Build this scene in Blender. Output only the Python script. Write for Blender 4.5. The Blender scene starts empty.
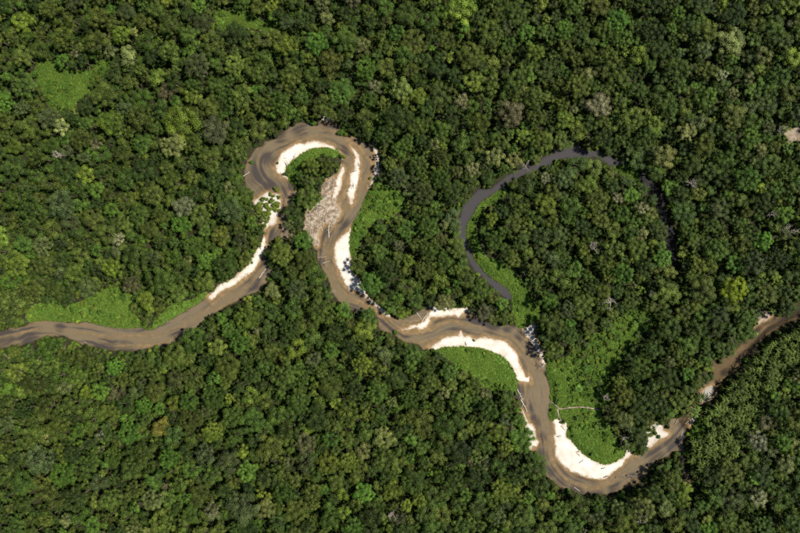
import bpy, math, random
import numpy as np
from mathutils import Vector

# ------------------------------------------------------------------ camera, sky, sun, exposure
SC = bpy.context.scene
COL = SC.collection
CAM_H = 1600.0 / 3.0            # 24 mm lens at this height shows 800 m of ground: one photo pixel = one metre
PW, PH = 800.0, 533.0
cam_d = bpy.data.cameras.new('camera')
cam_d.sensor_width = 36.0
cam_d.lens = 24.0
cam_d.clip_start = 1.0
cam_d.clip_end = 30000.0
cam = bpy.data.objects.new('camera', cam_d)
COL.objects.link(cam)
cam.location = (0, 0, CAM_H)
cam.rotation_euler = (0, 0, 0)
SC.camera = cam

SUN_EL, SUN_AZ = math.radians(54), math.radians(80)      # azimuth clockwise from the top of the picture
world = bpy.data.worlds.new('World')
SC.world = world
world.use_nodes = True
wn = world.node_tree
sky = wn.nodes.new('ShaderNodeTexSky')
sky.sky_type = 'NISHITA'
sky.sun_disc = False
sky.sun_elevation = SUN_EL
sky.sun_rotation = SUN_AZ
bg = wn.nodes['Background']
bg.inputs['Strength'].default_value = 0.052
wn.links.new(sky.outputs['Color'], bg.inputs['Color'])
sun_d = bpy.data.lights.new('sun', 'SUN')
sun_d.energy = 4.6
sun_d.angle = math.radians(0.9)
sun_d.color = (1.0, 0.93, 0.82)
sun = bpy.data.objects.new('sun', sun_d)
COL.objects.link(sun)
sv = Vector((math.cos(SUN_EL) * math.sin(SUN_AZ), math.cos(SUN_EL) * math.cos(SUN_AZ), math.sin(SUN_EL)))
sun.rotation_euler = sv.to_track_quat('Z', 'Y').to_euler()
sun.location = sv * 900
SC.view_settings.view_transform = 'Standard'
SC.view_settings.look = 'None'
SC.view_settings.exposure = 0.62
SC.view_settings.gamma = 1.0
SC.view_settings.use_curve_mapping = False
SC.cycles.use_denoising = False
SC.cycles.max_bounces = 6
SC.cycles.diffuse_bounces = 3
SC.cycles.transmission_bounces = 2
SC.cycles.transparent_max_bounces = 4

rng = np.random.default_rng(11)
random.seed(5)

# ------------------------------------------------------------------ outlines, in photo pixels (= metres on the ground)
CORRIDOR = [(-180, 352), (-60, 340), (0, 331), (10, 327.5), (25, 326), (32, 321), (45, 319.5), (62, 321), (78, 322.5), (86, 321),
 (100, 324.5), (110, 326), (125, 327.5), (140, 327), (150, 329), (162, 324), (172, 318), (182, 312), (190, 307), (200, 301),
 (208, 294), (216, 288), (221, 284), (232, 279), (240, 271), (248, 265), (254, 255), (260, 246), (264, 236), (262, 224),
 (257, 212), (253, 203), (252, 196), (247, 190), (244.5, 180), (243, 176), (244, 169), (246, 162), (249, 158), (251.5, 153),
 (256, 147), (262, 146), (265, 141), (270, 140), (275, 137), (282, 133), (287, 129), (293, 125), (299, 122), (309, 122), (316, 122),
 (322, 119), (325, 115), (332, 120), (337, 125), (342, 130), (349, 133), (358, 137), (363, 142), (369, 146), (374, 144), (378, 152),
 (380, 165), (379, 174), (374, 182), (370, 188), (366, 197), (362, 207), (357, 217), (353, 225), (350.5, 232), (350, 243), (350.5, 250),
 (352, 265), (354, 273), (359, 280), (364, 288), (367, 295), (373, 301), (380, 306), (386, 311), (391, 317), (397, 318), (406, 317),
 (416, 312.5), (427, 306), (434, 306), (445, 307.5), (454, 308), (465, 306.5), (471, 310), (474, 314), (480, 317), (484, 321), (490, 323),
 (496, 325), (503, 325), (506, 323.5), (513, 325), (519, 327), (524, 328.5), (530, 324), (536, 326), (535, 330), (538, 338), (541, 346),
 (544, 353), (544.5, 362), (545, 373), (549, 381), (551, 389), (551, 398), (550, 408), (549.5, 415), (552, 420), (556, 419),
 (563, 424), (567.5, 421.5), (567, 430), (566, 435), (571, 440), (577, 447), (584, 454), (592, 459), (601, 463), (608, 463.5),
 (616, 461), (624, 456), (625, 450), (630, 449), (633, 451.5), (638, 454.5), (644, 450), (648, 446), (645, 440), (645, 434), (649, 429), (656, 422),
 (662, 424), (667, 428), (669, 420), (673, 417), (682, 417), (686, 417), (689, 411), (693, 403), (699, 389), (704, 385), (711, 380),
 (711, 372), (710, 364), (714, 359), (718, 363), (723, 359), (730, 354), (737, 347), (743, 341), (750, 335), (754, 329), (758, 318), (762, 313), (768, 310), (774, 314), (783, 316), (790, 310), (800, 302), (840, 284), (980, 240),
 (980, 262), (840, 303), (815, 312), (800, 318), (790, 323), (781, 327.5), (772, 333.5), (763, 341), (754, 349.5), (745, 359), (739, 368), (730, 376),
 (723, 381), (718, 389), (714, 396), (706, 402), (699, 405), (696, 413), (695, 421), (692, 427), (687, 431), (685, 436), (684.5, 446),
 (683.5, 458), (686, 470), (695, 484), (692, 487), (682, 474), (678.5, 461), (677, 452), (669, 456.5), (660, 460), (655, 464), (650, 468), (646, 477), (638, 484),
 (625, 489), (612, 494), (600, 495), (590, 494.5), (579, 494), (570, 489.5), (560, 488), (553, 482), (546, 476), (542, 468), (540, 458),
 (537, 452), (530, 451), (528.5, 442), (527.5, 432), (525, 424), (522.5, 415), (520, 406), (517, 398), (516, 388), (516.5, 381),
 (514.5, 374), (511, 366), (506, 360), (500, 355), (489, 350.5), (476, 347.5), (461, 346.5), (451, 346.5), (444, 346.8), (438, 349), (430, 348.5),
 (423, 351), (419, 345), (410, 344), (401, 340.5), (394, 335), (383, 332), (377, 326), (377, 319), (374, 313), (368, 310.5), (360, 312.5),
 (355, 313), (346, 307), (340, 303), (334, 296), (330, 288), (327, 278), (322, 269), (318, 261), (316, 250), (312, 242), (306, 236), (304, 225),
 (306, 217), (304, 212), (312, 206), (321, 198), (321, 189), (327, 179), (334, 176), (338, 171), (342, 164), (342, 156), (338, 152.5),
 (335, 149), (328, 148), (320, 147.5), (314, 149), (307, 151), (299, 156), (291, 162), (286, 168), (285.5, 173), (287, 178), (291, 183),
 (295, 189), (297, 194), (292, 202), (290.5, 210), (288, 216), (285, 222), (286, 227), (292, 231), (289, 237), (281, 237), (273, 240), (268, 244),
 (267, 252), (265, 259), (268, 264), (273, 268), (271, 276), (265, 286), (260, 292), (247, 295.5), (234, 303), (222, 310), (209, 317),
 (198, 327), (185, 338), (175, 342.5), (165, 345.5), (148, 349), (133, 351.5), (118, 351.5), (105, 350), (92, 346.5), (82, 345), (72, 340),
 (60, 336.5), (40, 339.5), (32, 343), (22, 345.5), (12, 347.5), (0, 349), (-60, 360), (-180, 374)]
CENTER = [(-180, 363), (-60, 350), (0, 340), (40, 330), (80, 333), (120, 340), (160, 335), (190, 322), (220, 303), (248, 284), (264, 262),
 (269, 243), (274, 232), (284, 215), (285, 200), (275, 185), (262, 172), (260, 160), (272, 147), (295, 137), (315, 131), (335, 136), (355, 147),
 (366, 162), (364, 180), (356, 200), (344, 218), (332, 235), (327, 255), (332, 275), (343, 295), (362, 305), (380, 315), (393, 326),
 (410, 335), (430, 330), (450, 322), (475, 326), (500, 333), (520, 345), (532, 365), (538, 390), (541, 415), (547, 440), (551, 460),
 (562, 475), (580, 485), (600, 487), (620, 478), (640, 465), (660, 448), (675, 435), (682, 425), (690, 415), (700, 397), (715, 380),
 (728, 368), (745, 350), (765, 330), (790, 316), (830, 298), (980, 250)]
OXBOW = [(458, 233), (459, 222), (461, 212), (465, 204), (471, 198), (477, 191), (482, 189), (491, 189), (494, 186), (500, 181), (508, 175),
 (516, 171), (526, 167), (537, 163), (544, 157.5), (554, 152.5), (560, 149.5), (570, 147), (579, 147), (587, 149.5), (595, 151), (603, 154.5),
 (611, 156.5), (616, 160), (623, 159.5), (626, 163), (622, 165), (614, 166.5), (607, 164), (600, 159.5), (595, 157), (589, 158), (576, 158),
 (560, 159.5), (552, 162.5), (544, 167), (534, 171.5), (525, 175), (518, 179), (508, 183), (498, 191), (488, 197.5), (481, 203), (475, 210),
 (471, 218), (467, 225), (466, 233), (467.5, 241), (469, 246), (472, 253), (476, 261), (481, 267), (486, 273), (493, 279), (500, 283), (505.5, 286),
 (509.5, 291), (512, 299), (509.5, 300), (503, 296), (495, 290), (488, 283), (480, 275), (474, 270), (468, 260), (465, 252), (460, 246), (457, 240)]
CREEK = [(638, 176), (643, 171), (649, 176), (656, 184), (663, 194), (667, 204), (669, 214), (673, 225), (676, 236), (677, 250), (678, 263), (678, 276),
 (672, 279), (669, 268), (666, 255), (665, 240), (662, 229), (659, 217), (657, 207), (652, 197), (645, 189), (640, 183)]
SANDS = {
 'horseshoe': [(277, 173), (275.5, 166), (278, 160), (282, 153), (287, 149), (295, 144), (299, 142.5), (304, 144), (308, 141.5), (315, 141), (320, 142),
   (326, 143.5), (332, 146), (336, 149), (340, 153), (342, 157), (338, 153), (328, 148.5), (315, 149), (307, 151.5), (299, 156.5), (291, 162.5), (286.5, 168),
   (286.5, 173), (288, 179), (284, 177), (280, 174.5)],
 'strip_in': [(343, 166), (345, 171), (342, 180), (340.5, 189), (338, 193), (335.5, 200), (332, 198), (334.5, 187), (335.5, 181), (339.5, 172)],
 'strip_mid': [(349, 145.5), (355, 150), (358.5, 156), (360, 162), (359.5, 170), (359.5, 177), (357, 185), (355.5, 192), (354.5, 198), (351, 205), (349, 200),
   (346.5, 193), (349.5, 186), (349.5, 175), (353.5, 171), (354.5, 165), (355, 157), (353, 152)],
 'strip_out': [(374, 146), (377, 151), (379.5, 162), (379.5, 172), (376, 178.5), (372, 186), (368.5, 189), (370.5, 182), (372.5, 175), (375, 167), (375, 157), (373, 150)],
 'crescent': [(351.5, 228), (345, 233.5), (340, 238), (335.5, 243), (334, 250), (334.5, 260), (338, 270), (342, 278), (346, 285), (350, 290), (355, 290.5), (360, 293.5),
   (365, 298), (371, 303.5), (377, 308), (382, 312.5), (389, 317.5), (392, 317), (386, 310.5), (380, 305.5), (373, 300.5), (367, 294.5), (364, 287.5), (359, 280), (354, 272.5),
   (352, 264), (350.5, 250), (350, 240)],
 'north': [(401, 330.5), (409, 326.5), (414, 325), (420, 323), (425, 320), (428, 315), (430, 311), (434, 306.5), (439, 305.5), (446, 307.5), (454, 308), (460, 307.5), (466, 306.5), (471, 310),
   (473, 313.5), (466, 312), (459, 317.5), (454, 315.5), (446, 316.5), (440, 317.5), (435, 317.5), (431, 318), (429.5, 323.5), (425, 328), (419, 330), (416, 327.5), (410, 329.5)],
 'south': [(430, 346.5), (437, 342.5), (444, 338), (450, 336.5), (458, 335), (460.5, 331.5), (463, 336), (470, 336), (474, 339), (484, 337), (492, 339), (502, 340), (507, 343), (512, 348),
   (516.5, 353), (518.5, 359), (520, 365), (523.5, 371), (526, 378), (529, 376.5), (529.5, 383), (524, 381.5), (517.5, 381), (514.5, 374), (511, 366.5), (506, 360.5), (500, 355.5), (489, 351),
   (476, 348), (461, 347), (451, 347), (444, 347.3), (438, 350), (431, 349.5)],
 'ledge': [(524, 329.5), (528, 326), (531, 324), (536, 326), (534, 331), (536, 338), (539, 345), (543, 351), (544.5, 358), (544.5, 368), (541.5, 367), (540, 357), (537.5, 351.5), (533, 346), (529, 339), (525, 334)],
 'west': [(522, 410), (526, 416), (528.5, 422.5), (532.5, 424), (535, 430), (535.5, 437), (538.5, 442), (536.5, 446.5), (532, 446), (531, 451), (529, 450), (528, 440), (527, 431), (524, 421)],
 'lower': [(552, 420), (556, 418), (561, 422), (563, 424.5), (567.5, 421), (567.5, 430), (566.5, 435), (571.5, 440), (577.5, 447), (584.5, 454), (592, 459), (601, 463), (608, 463.8), (616, 461.5), (624, 456),
   (625, 450), (630, 448.5), (633.5, 451), (632, 454.5), (626, 459), (621.5, 466), (613.5, 471.5), (608.5, 476.5), (602, 479.5), (596, 479), (589, 478), (581, 475), (572, 472), (566, 468), (560, 463), (555.5, 456), (555.5, 447),
   (554, 438), (555, 430), (553.5, 424)],
 'bushy': [(645.5, 441), (644.5, 434), (649, 428.5), (656, 421.5), (661.5, 424), (663, 430), (669, 433), (668, 436.5), (661, 439.5), (656, 443), (650, 447.5), (646.5, 447)],
 'stream_spit': [(692.5, 408), (696, 409), (695.5, 420), (692, 424), (689, 427), (691, 418)],
 'stream_gravel': [(703, 390), (708, 387), (713, 384.5), (714, 391), (711, 397), (706, 401.5), (700, 401)],
 'stream_mud': [(752, 322), (758, 317.5), (762, 312.5), (768, 309.5), (773, 314), (770, 318), (762, 322), (755, 326)],
 'northwest': [(264, 237), (266, 244), (263, 254), (258.5, 262), (254.5, 270), (248, 275), (240, 281), (232, 287), (224, 290), (216, 296), (211, 300.5), (208, 297.5), (213, 291), (220, 284.5), (231, 279), (239, 272.5), (247, 265.5), (253, 255), (258.5, 247)],
 'spit': [(254, 202), (262, 195), (268, 192), (275, 194), (279, 194), (281, 200), (280.5, 208), (278.5, 217), (275, 225), (270, 226), (265, 229), (262, 222), (257.5, 211)],
 'cut': [(321.5, 119.5), (325, 115), (331.5, 120), (327, 122)],
 'debris': [(314, 217), (316, 212), (321, 208.5), (326, 209.5), (326, 214), (320, 217)],
 'tangle': [(304.5, 214), (313, 206), (321.5, 198), (321.5, 190), (327, 180), (333, 177), (336, 178), (334, 187), (331, 197), (337, 203), (341, 212), (336, 221), (333, 227), (329, 223), (322, 225), (319, 233), (319, 246), (312, 243), (306, 236), (304.5, 225), (306, 218)],
 'arm': [(291, 195), (295, 192), (298, 194), (293, 202), (291, 210), (288.5, 216), (286, 222), (287, 227), (293, 231), (290, 237), (284, 237), (283, 230), (285, 220), (288, 208)],
 'clearing': [(783, 133), (788, 129), (796, 127), (806, 126), (812, 132), (804, 139), (796, 142), (789, 145), (785, 140)],
}
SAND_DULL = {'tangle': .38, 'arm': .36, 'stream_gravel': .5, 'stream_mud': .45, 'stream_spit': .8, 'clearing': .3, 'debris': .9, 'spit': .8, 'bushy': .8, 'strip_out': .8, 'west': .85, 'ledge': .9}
GRASS = {
 'far': [(37, 67), (50, 62), (70, 71), (85, 72), (100, 64), (110, 60), (107, 72), (95, 82), (92, 92), (82, 100), (72, 110), (60, 110), (50, 105), (42, 92), (37, 80)],
 'left': [(30, 322), (28, 312), (40, 304), (65, 305), (82, 302), (98, 293), (115, 287), (131, 292), (133, 307), (142, 318), (150, 329), (140, 327), (125, 328), (110, 326), (100, 325), (86, 321), (62, 321), (45, 320)],
 'leftbank': [(152, 328.5), (158, 318), (165, 312), (178, 303), (192, 300), (207, 292), (200, 301), (190, 307), (182, 312), (172, 318), (162, 324)],
 'loop': [(286, 173), (286, 168), (291, 162), (299, 156), (307, 151), (315, 148.5), (328, 148), (336, 149), (340, 155), (334, 158), (325, 156), (315, 158), (305, 164), (299, 172), (295, 184), (290, 182)],
 'neck': [(375.5, 182), (385, 186), (398.5, 191), (404.5, 202), (398.5, 212), (388.5, 219), (376, 220), (367, 232), (361, 243), (353, 258), (350, 247), (350.5, 234), (353, 225), (357, 217), (362, 208), (366, 197), (370, 189)],
 'point': [(436, 350), (444, 347), (461, 347), (476, 347.7), (489, 350.5), (500, 355), (506, 360), (511, 366), (515, 373), (517, 382), (516, 390), (505, 389), (490, 389), (478, 381), (464, 371), (450, 360)],
 'oxbow': [(503, 188), (492, 196), (482, 204), (475, 211), (470, 220), (467, 228), (468, 241), (473, 253), (481, 266), (490, 276), (502, 284), (510, 291), (513, 304), (515, 322), (520, 327), (530, 325), (538, 320), (538, 308), (531, 294), (521, 280), (509, 268), (498, 260), (488, 258),
   (480, 246), (476, 234), (477, 220), (484, 209), (494, 202), (505, 194)],
 'trail': [(545, 368), (549, 362), (556, 362), (565, 372), (573, 382), (576, 395), (585, 398), (598, 404), (600, 415), (608, 425), (615, 440), (622, 450), (624, 456), (608, 464), (597, 462), (590, 458), (584, 454), (576, 447), (571, 440), (566, 435), (567, 422),
   (560, 418), (552, 421), (549, 415), (550, 402), (551, 390), (549, 381)],
 'shrubland': [(556, 362), (570, 355), (585, 345), (592, 335), (606, 330), (616, 318), (637, 307), (650, 311), (651, 325), (641, 334), (628, 345), (620, 360), (610, 370), (606, 385), (612, 398), (598, 404), (585, 398), (576, 395), (573, 382)],
 'oxbow_end': [(614, 166), (623, 165), (630, 166), (636, 170), (641, 178), (640, 184), (632, 182), (622, 176), (612, 170)],
 'mouth': [(690, 432), (697, 422), (703, 424), (705, 432), (700, 440), (690, 439)],
 'wood': [(212, 20), (222, 12), (240, 12), (262, 20), (280, 26), (275, 32), (255, 30), (235, 28), (218, 28)],
}

# ------------------------------------------------------------------ numpy helpers: noise, signed distance on a metre grid
_perm = np.random.default_rng(3).random((257, 257))
def vnoise(x, y, seed=0):
    x = np.asarray(x, float) + seed * 17.31; y = np.asarray(y, float) + seed * 9.77
    xi = np.floor(x).astype(int); yi = np.floor(y).astype(int)
    fx = x - xi; fy = y - yi
    fx = fx * fx * (3 - 2 * fx); fy = fy * fy * (3 - 2 * fy)
    a = _perm[xi % 256, yi % 256]; b = _perm[(xi + 1) % 256, yi % 256]
    c = _perm[xi % 256, (yi + 1) % 256]; d = _perm[(xi + 1) % 256, (yi + 1) % 256]
    return (a * (1 - fx) + b * fx) * (1 - fy) + (c * (1 - fx) + d * fx) * fy
def fbm(x, y, seed=0, oct=3):
    v = 0; amp = 1; tot = 0
    for o in range(oct):
        v = v + amp * vnoise(x * 2 ** o, y * 2 ** o, seed + o * 5); tot += amp; amp *= .5
    return v / tot
def sstep(a, b, x):
    t = np.clip((x - a) / (b - a), 0, 1)
    return t * t * (3 - 2 * t)
def smooth_loop(P, step=1.2, closed=True):
    P = [np.array(p, float) for p in P]; n = len(P); out = []
    rngi = range(n) if closed else range(n - 1)
    for i in rngi:
        if closed: p0, p1, p2, p3 = P[i - 1], P[i], P[(i + 1) % n], P[(i + 2) % n]
        else: p0, p1, p2, p3 = P[max(i - 1, 0)], P[i], P[i + 1], P[min(i + 2, n - 1)]
        k = max(1, int(np.linalg.norm(p2 - p1) / step))
        for j in range(k):
            t = j / k
            out.append(.5 * (2 * p1 + (p2 - p0) * t + (2 * p0 - 5 * p1 + 4 * p2 - p3) * t * t + (3 * p1 - p0 - 3 * p2 + p3) * t ** 3))
    if not closed: out.append(P[-1])
    return np.array(out)
# grid over photo pixels, x to the right, y down
GX0, GX1, GY0, GY1 = -90, 890, -85, 618
NXg, NYg = GX1 - GX0 + 1, GY1 - GY0 + 1
gx = np.arange(GX0, GX1 + 1, dtype=float); gy = np.arange(GY0, GY1 + 1, dtype=float)
MX, MY = np.meshgrid(gx, gy)            # [row = y, column = x]
def sdf(poly, reach=16):
    """positive inside, metres, clipped to +-reach"""
    P = smooth_loop(poly, 2.5)
    d = np.full((NYg, NXg), float(reach)); tog = np.zeros((NYg, NXg + 1), int)
    for a, b in zip(P, np.roll(P, -1, axis=0)):
        x0 = int(max(min(a[0], b[0]) - reach - GX0, 0)); x1 = int(min(max(a[0], b[0]) + reach - GX0 + 2, NXg))
        y0 = int(max(min(a[1], b[1]) - reach - GY0, 0)); y1 = int(min(max(a[1], b[1]) + reach - GY0 + 2, NYg))
        if x1 > x0 and y1 > y0:
            X = MX[y0:y1, x0:x1]; Y = MY[y0:y1, x0:x1]
            e = b - a; l2 = e @ e + 1e-9
            t = np.clip(((X - a[0]) * e[0] + (Y - a[1]) * e[1]) / l2, 0, 1)
            dd = np.hypot(X - a[0] - t * e[0], Y - a[1] - t * e[1])
            d[y0:y1, x0:x1] = np.minimum(d[y0:y1, x0:x1], dd)
        lo, hi = min(a[1], b[1]), max(a[1], b[1])
        r0 = int(max(math.ceil(lo) - GY0, 0)); r1 = int(min(math.ceil(hi) - GY0, NYg))
        for r in range(r0, r1):
            yy = r + GY0
            xx = a[0] + (yy - a[1]) / (b[1] - a[1]) * (b[0] - a[0])
            c = int(min(max(math.ceil(xx - GX0), 0), NXg))
            tog[r, c] += 1
    ins = (np.cumsum(tog, axis=1)[:, :NXg] % 2) == 1
    return np.where(ins, d, -d)
def sample(F, px, py):
    x = np.clip(np.asarray(px, float) - GX0, 0, NXg - 1.001); y = np.clip(np.asarray(py, float) - GY0, 0, NYg - 1.001)
    xi = x.astype(int); yi = y.astype(int); fx = x - xi; fy = y - yi
    return (F[yi, xi] * (1 - fx) + F[yi, xi + 1] * fx) * (1 - fy) + (F[yi + 1, xi] * (1 - fx) + F[yi + 1, xi + 1] * fx) * fy
def world_xy(px, py): return px - PW / 2, PH / 2 - py

edge_n = (fbm(MX / 5, MY / 5, 1) - .5) * 2.6 + (vnoise(MX / 1.7, MY / 1.7, 4) - .5) * 1.0
SD_RIV = sdf(CORRIDOR, 22) + edge_n * .8
SD_OX = sdf(OXBOW) + edge_n * .6 + .8
SD_CRK = sdf(CREEK) + edge_n * .5
SD_SAND = {k: sdf(p) for k, p in SANDS.items()}
ALL_SAND = np.max(np.stack(list(SD_SAND.values())), axis=0)
SD_GRASS = {k: sdf(p) for k, p in GRASS.items()}
ALL_GRASS = np.max(np.stack(list(SD_GRASS.values())), axis=0)
SD_WAT = np.maximum(np.maximum(SD_RIV, SD_OX), SD_CRK)
SD_OPEN = np.maximum(np.maximum(np.maximum(np.maximum(SD_RIV, SD_OX), SD_CRK - 1.5), np.maximum(ALL_GRASS, np.maximum(SD_GRASS['oxbow'], SD_GRASS['neck']) + 2.5)), SD_SAND['clearing'])      # where no tall tree stands

# river coordinates along and across the flow
CL = smooth_loop(CENTER, 2.0, closed=False)
CL_s = np.concatenate([[0], np.cumsum(np.hypot(*np.diff(CL, axis=0).T))])
near = SD_RIV > -6
pts = np.stack([MX[near], MY[near]], 1)
ss = np.zeros(len(pts)); dd_ = np.zeros(len(pts))
tan = np.gradient(CL, axis=0); tan /= np.linalg.norm(tan, axis=1)[:, None]
for i in range(0, len(pts), 4000):
    q = pts[i:i + 4000]
    D = (q[:, None, 0] - CL[None, :, 0]) ** 2 + (q[:, None, 1] - CL[None, :, 1]) ** 2
    j = D.argmin(1); r = q - CL[j]
    ss[i:i + 4000] = CL_s[j] + (r * tan[j]).sum(1)
    dd_[i:i + 4000] = r[:, 0] * -tan[j, 1] + r[:, 1] * tan[j, 0]
FS = np.zeros_like(MX); FD = np.zeros_like(MX); FS[near] = ss; FD[near] = dd_
warp = (fbm(MX / 14, MY / 14, 8) - .5) * 7
STREAK = .45 * fbm(FS / 60, (FD + warp * .7) / 4.0, 21) + .45 * fbm(FS / 34, (FD + warp * .7) / 1.8, 22, 2) + .10 * fbm(MX / 9, MY / 9, 23)
STREAK = np.clip((STREAK - .5) * 2.3 + .5, 0, 1)
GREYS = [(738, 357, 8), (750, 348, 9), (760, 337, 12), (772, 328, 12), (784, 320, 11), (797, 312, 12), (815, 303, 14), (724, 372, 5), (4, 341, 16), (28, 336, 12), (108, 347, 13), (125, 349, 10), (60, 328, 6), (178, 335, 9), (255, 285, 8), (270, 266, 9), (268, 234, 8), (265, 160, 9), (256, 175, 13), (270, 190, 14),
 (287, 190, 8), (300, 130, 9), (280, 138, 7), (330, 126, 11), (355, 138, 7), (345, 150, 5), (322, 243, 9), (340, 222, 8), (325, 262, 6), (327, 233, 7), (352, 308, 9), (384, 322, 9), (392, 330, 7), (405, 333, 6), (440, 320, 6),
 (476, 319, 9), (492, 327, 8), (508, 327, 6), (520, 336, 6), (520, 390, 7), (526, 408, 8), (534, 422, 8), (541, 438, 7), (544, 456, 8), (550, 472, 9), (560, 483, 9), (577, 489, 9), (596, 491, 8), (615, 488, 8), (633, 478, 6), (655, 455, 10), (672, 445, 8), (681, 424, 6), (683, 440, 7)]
GREY = np.zeros_like(MX)  # grey blobs: sky sheen put into the water colour, blended with flow streaks
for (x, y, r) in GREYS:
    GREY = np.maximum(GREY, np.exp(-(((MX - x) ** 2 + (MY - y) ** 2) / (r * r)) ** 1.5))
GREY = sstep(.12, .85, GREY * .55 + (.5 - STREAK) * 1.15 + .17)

# ground height: forest floor about 2 m above the water, bed below
shore = np.maximum(-SD_WAT, 0)
FLOOR = 2.0 * sstep(.0, 7, shore) + (fbm(MX / 30, MY / 30, 6) - .5) * 1.6 * sstep(2, 14, shore)
DEPTH = .05 + 1.35 * sstep(0, 2.2, SD_WAT) * sstep(-.4, 9, -ALL_SAND) * (.10 + 1.35 * (1 - STREAK) ** 1.3)
DEPTH = np.where((SD_OX > -3) | (SD_CRK > -3), .25 + 1.1 * sstep(0, 4, SD_WAT), DEPTH)
GROUND = np.where(SD_WAT > 0, -DEPTH * sstep(0, 1.5, SD_WAT), FLOOR)
MUD = sstep(-.8, .3, SD_RIV + (fbm(MX / 3, MY / 3, 31) - .5) * 2) * np.where((SD_OX > -3) | (SD_CRK > -3), 0, 1) * np.maximum(sstep(.3, 2.2, SD_RIV), sstep(-5, -1.5, ALL_SAND))

# ------------------------------------------------------------------ materials
def mat(name):
    m = bpy.data.materials.new(name); m.use_nodes = True
    nt = m.node_tree; nt.nodes.clear()
    out = nt.nodes.new('ShaderNodeOutputMaterial')
    return m, nt, out
def N(nt, t, **kw):
    n = nt.nodes.new(t)
    for k, v in kw.items():
        if k.startswith('i_'): n.inputs[k[2:].replace('_', ' ')].default_value = v
        else: setattr(n, k, v)
    return n
def mixc(nt, fac, a, b, mode='MIX'):
    n = nt.nodes.new('ShaderNodeMix'); n.data_type = 'RGBA'; n.blend_type = mode
    for sock, v in ((n.inputs[0], fac), (n.inputs[6], a), (n.inputs[7], b)):
        if hasattr(v, 'links'): nt.links.new(v, sock)
        else: sock.default_value = v if sock is n.inputs[0] else (*v, 1)
    return n.outputs[2]
def math_n(nt, op, a, b=None):
    n = nt.nodes.new('ShaderNodeMath'); n.operation = op
    for i, v in enumerate((a, b)):
        if v is None: continue
        if hasattr(v, 'links'): nt.links.new(v, n.inputs[i])
        else: n.inputs[i].default_value = v
    return n.outputs[0]
def noise_tex(nt, scale, detail=4, rough=.55, coord='Position'):
    g = nt.nodes.new('ShaderNodeNewGeometry')
    n = nt.nodes.new('ShaderNodeTexNoise'); n.inputs['Scale'].default_value = scale
    n.inputs['Detail'].default_value = detail; n.inputs['Roughness'].default_value = rough
    nt.links.new(g.outputs['Position'], n.inputs['Vector'])
    return n.outputs['Fac']
def ramp(nt, fac, lo, hi):
    n = nt.nodes.new('ShaderNodeMapRange'); n.inputs['From Min'].default_value = lo; n.inputs['From Max'].default_value = hi
    nt.links.new(fac, n.inputs['Value']); return n.outputs['Result']
def attr(nt, name, typ='GEOMETRY', out='Fac'):
    a = nt.nodes.new('ShaderNodeAttribute'); a.attribute_name = name; a.attribute_type = typ
    return a.outputs[out]
def leafy(name, rough=.6, trans=.2, spec=.18):
    """foliage: the plant's own tint, varied leaf by leaf; low leafvar also carries the shade of clump gaps"""
    m, nt, out = mat(name)
    col = attr(nt, 'tint', 'INSTANCER', 'Color')
    v = attr(nt, 'leafvar')
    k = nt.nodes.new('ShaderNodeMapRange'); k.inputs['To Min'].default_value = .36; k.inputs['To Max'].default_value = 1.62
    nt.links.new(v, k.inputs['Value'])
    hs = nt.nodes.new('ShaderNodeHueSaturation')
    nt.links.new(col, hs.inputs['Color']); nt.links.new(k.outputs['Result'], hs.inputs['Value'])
    h = nt.nodes.new('ShaderNodeMapRange'); h.inputs['To Min'].default_value = .504; h.inputs['To Max'].default_value = .488
    nt.links.new(v, h.inputs['Value']); nt.links.new(h.outputs['Result'], hs.inputs['Hue'])
    p = N(nt, 'ShaderNodeBsdfPrincipled'); p.inputs['Roughness'].default_value = rough
    p.inputs['Specular IOR Level'].default_value = spec
    nt.links.new(hs.outputs['Color'], p.inputs['Base Color'])
    t = nt.nodes.new('ShaderNodeBsdfTranslucent'); nt.links.new(hs.outputs['Color'], t.inputs['Color'])
    mx = nt.nodes.new('ShaderNodeMixShader'); mx.inputs[0].default_value = trans
    nt.links.new(p.outputs[0], mx.inputs[1]); nt.links.new(t.outputs[0], mx.inputs[2]); nt.links.new(mx.outputs[0], out.inputs['Surface'])
    return m
def simple(name, a, b, scale, rough=.85, lo=.3, hi=.7, bump=0, bscale=3):
    m, nt, out = mat(name)
    c = mixc(nt, ramp(nt, noise_tex(nt, scale), lo, hi), a, b)
    p = N(nt, 'ShaderNodeBsdfPrincipled'); p.inputs['Roughness'].default_value = rough; p.inputs['Specular IOR Level'].default_value = .2
    nt.links.new(c, p.inputs['Base Color'])
    if bump:
        bn = nt.nodes.new('ShaderNodeBump'); bn.inputs['Strength'].default_value = bump; bn.inputs['Distance'].default_value = .3
        nt.links.new(noise_tex(nt, bscale), bn.inputs['Height']); nt.links.new(bn.outputs[0], p.inputs['Normal'])
    nt.links.new(p.outputs[0], out.inputs['Surface'])
    return m
M_LEAF = leafy('foliage')
M_PALM = leafy('palm_fronds', .5, .15, .2)
M_GRASS = leafy('grass_blades', .6, .3, .2)
M_BARK = simple('bark', (.055, .043, .03), (.11, .092, .07), 1.3)
M_PALE = simple('weathered_wood', (.30, .265, .215), (.50, .455, .39), 1.1, lo=.25, hi=.75)
M_DRIFT = simple('driftwood', (.17, .13, .09), (.36, .29, .215), .9, lo=.3, hi=.7)
M_SNAG = simple('wet_wood', (.07, .055, .045), (.17, .14, .11), .9, rough=.6)
M_TURF = simple('turf', (.055, .12, .017), (.115, .20, .030), .35, rough=.9, bump=.6, bscale=1.2)

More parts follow.
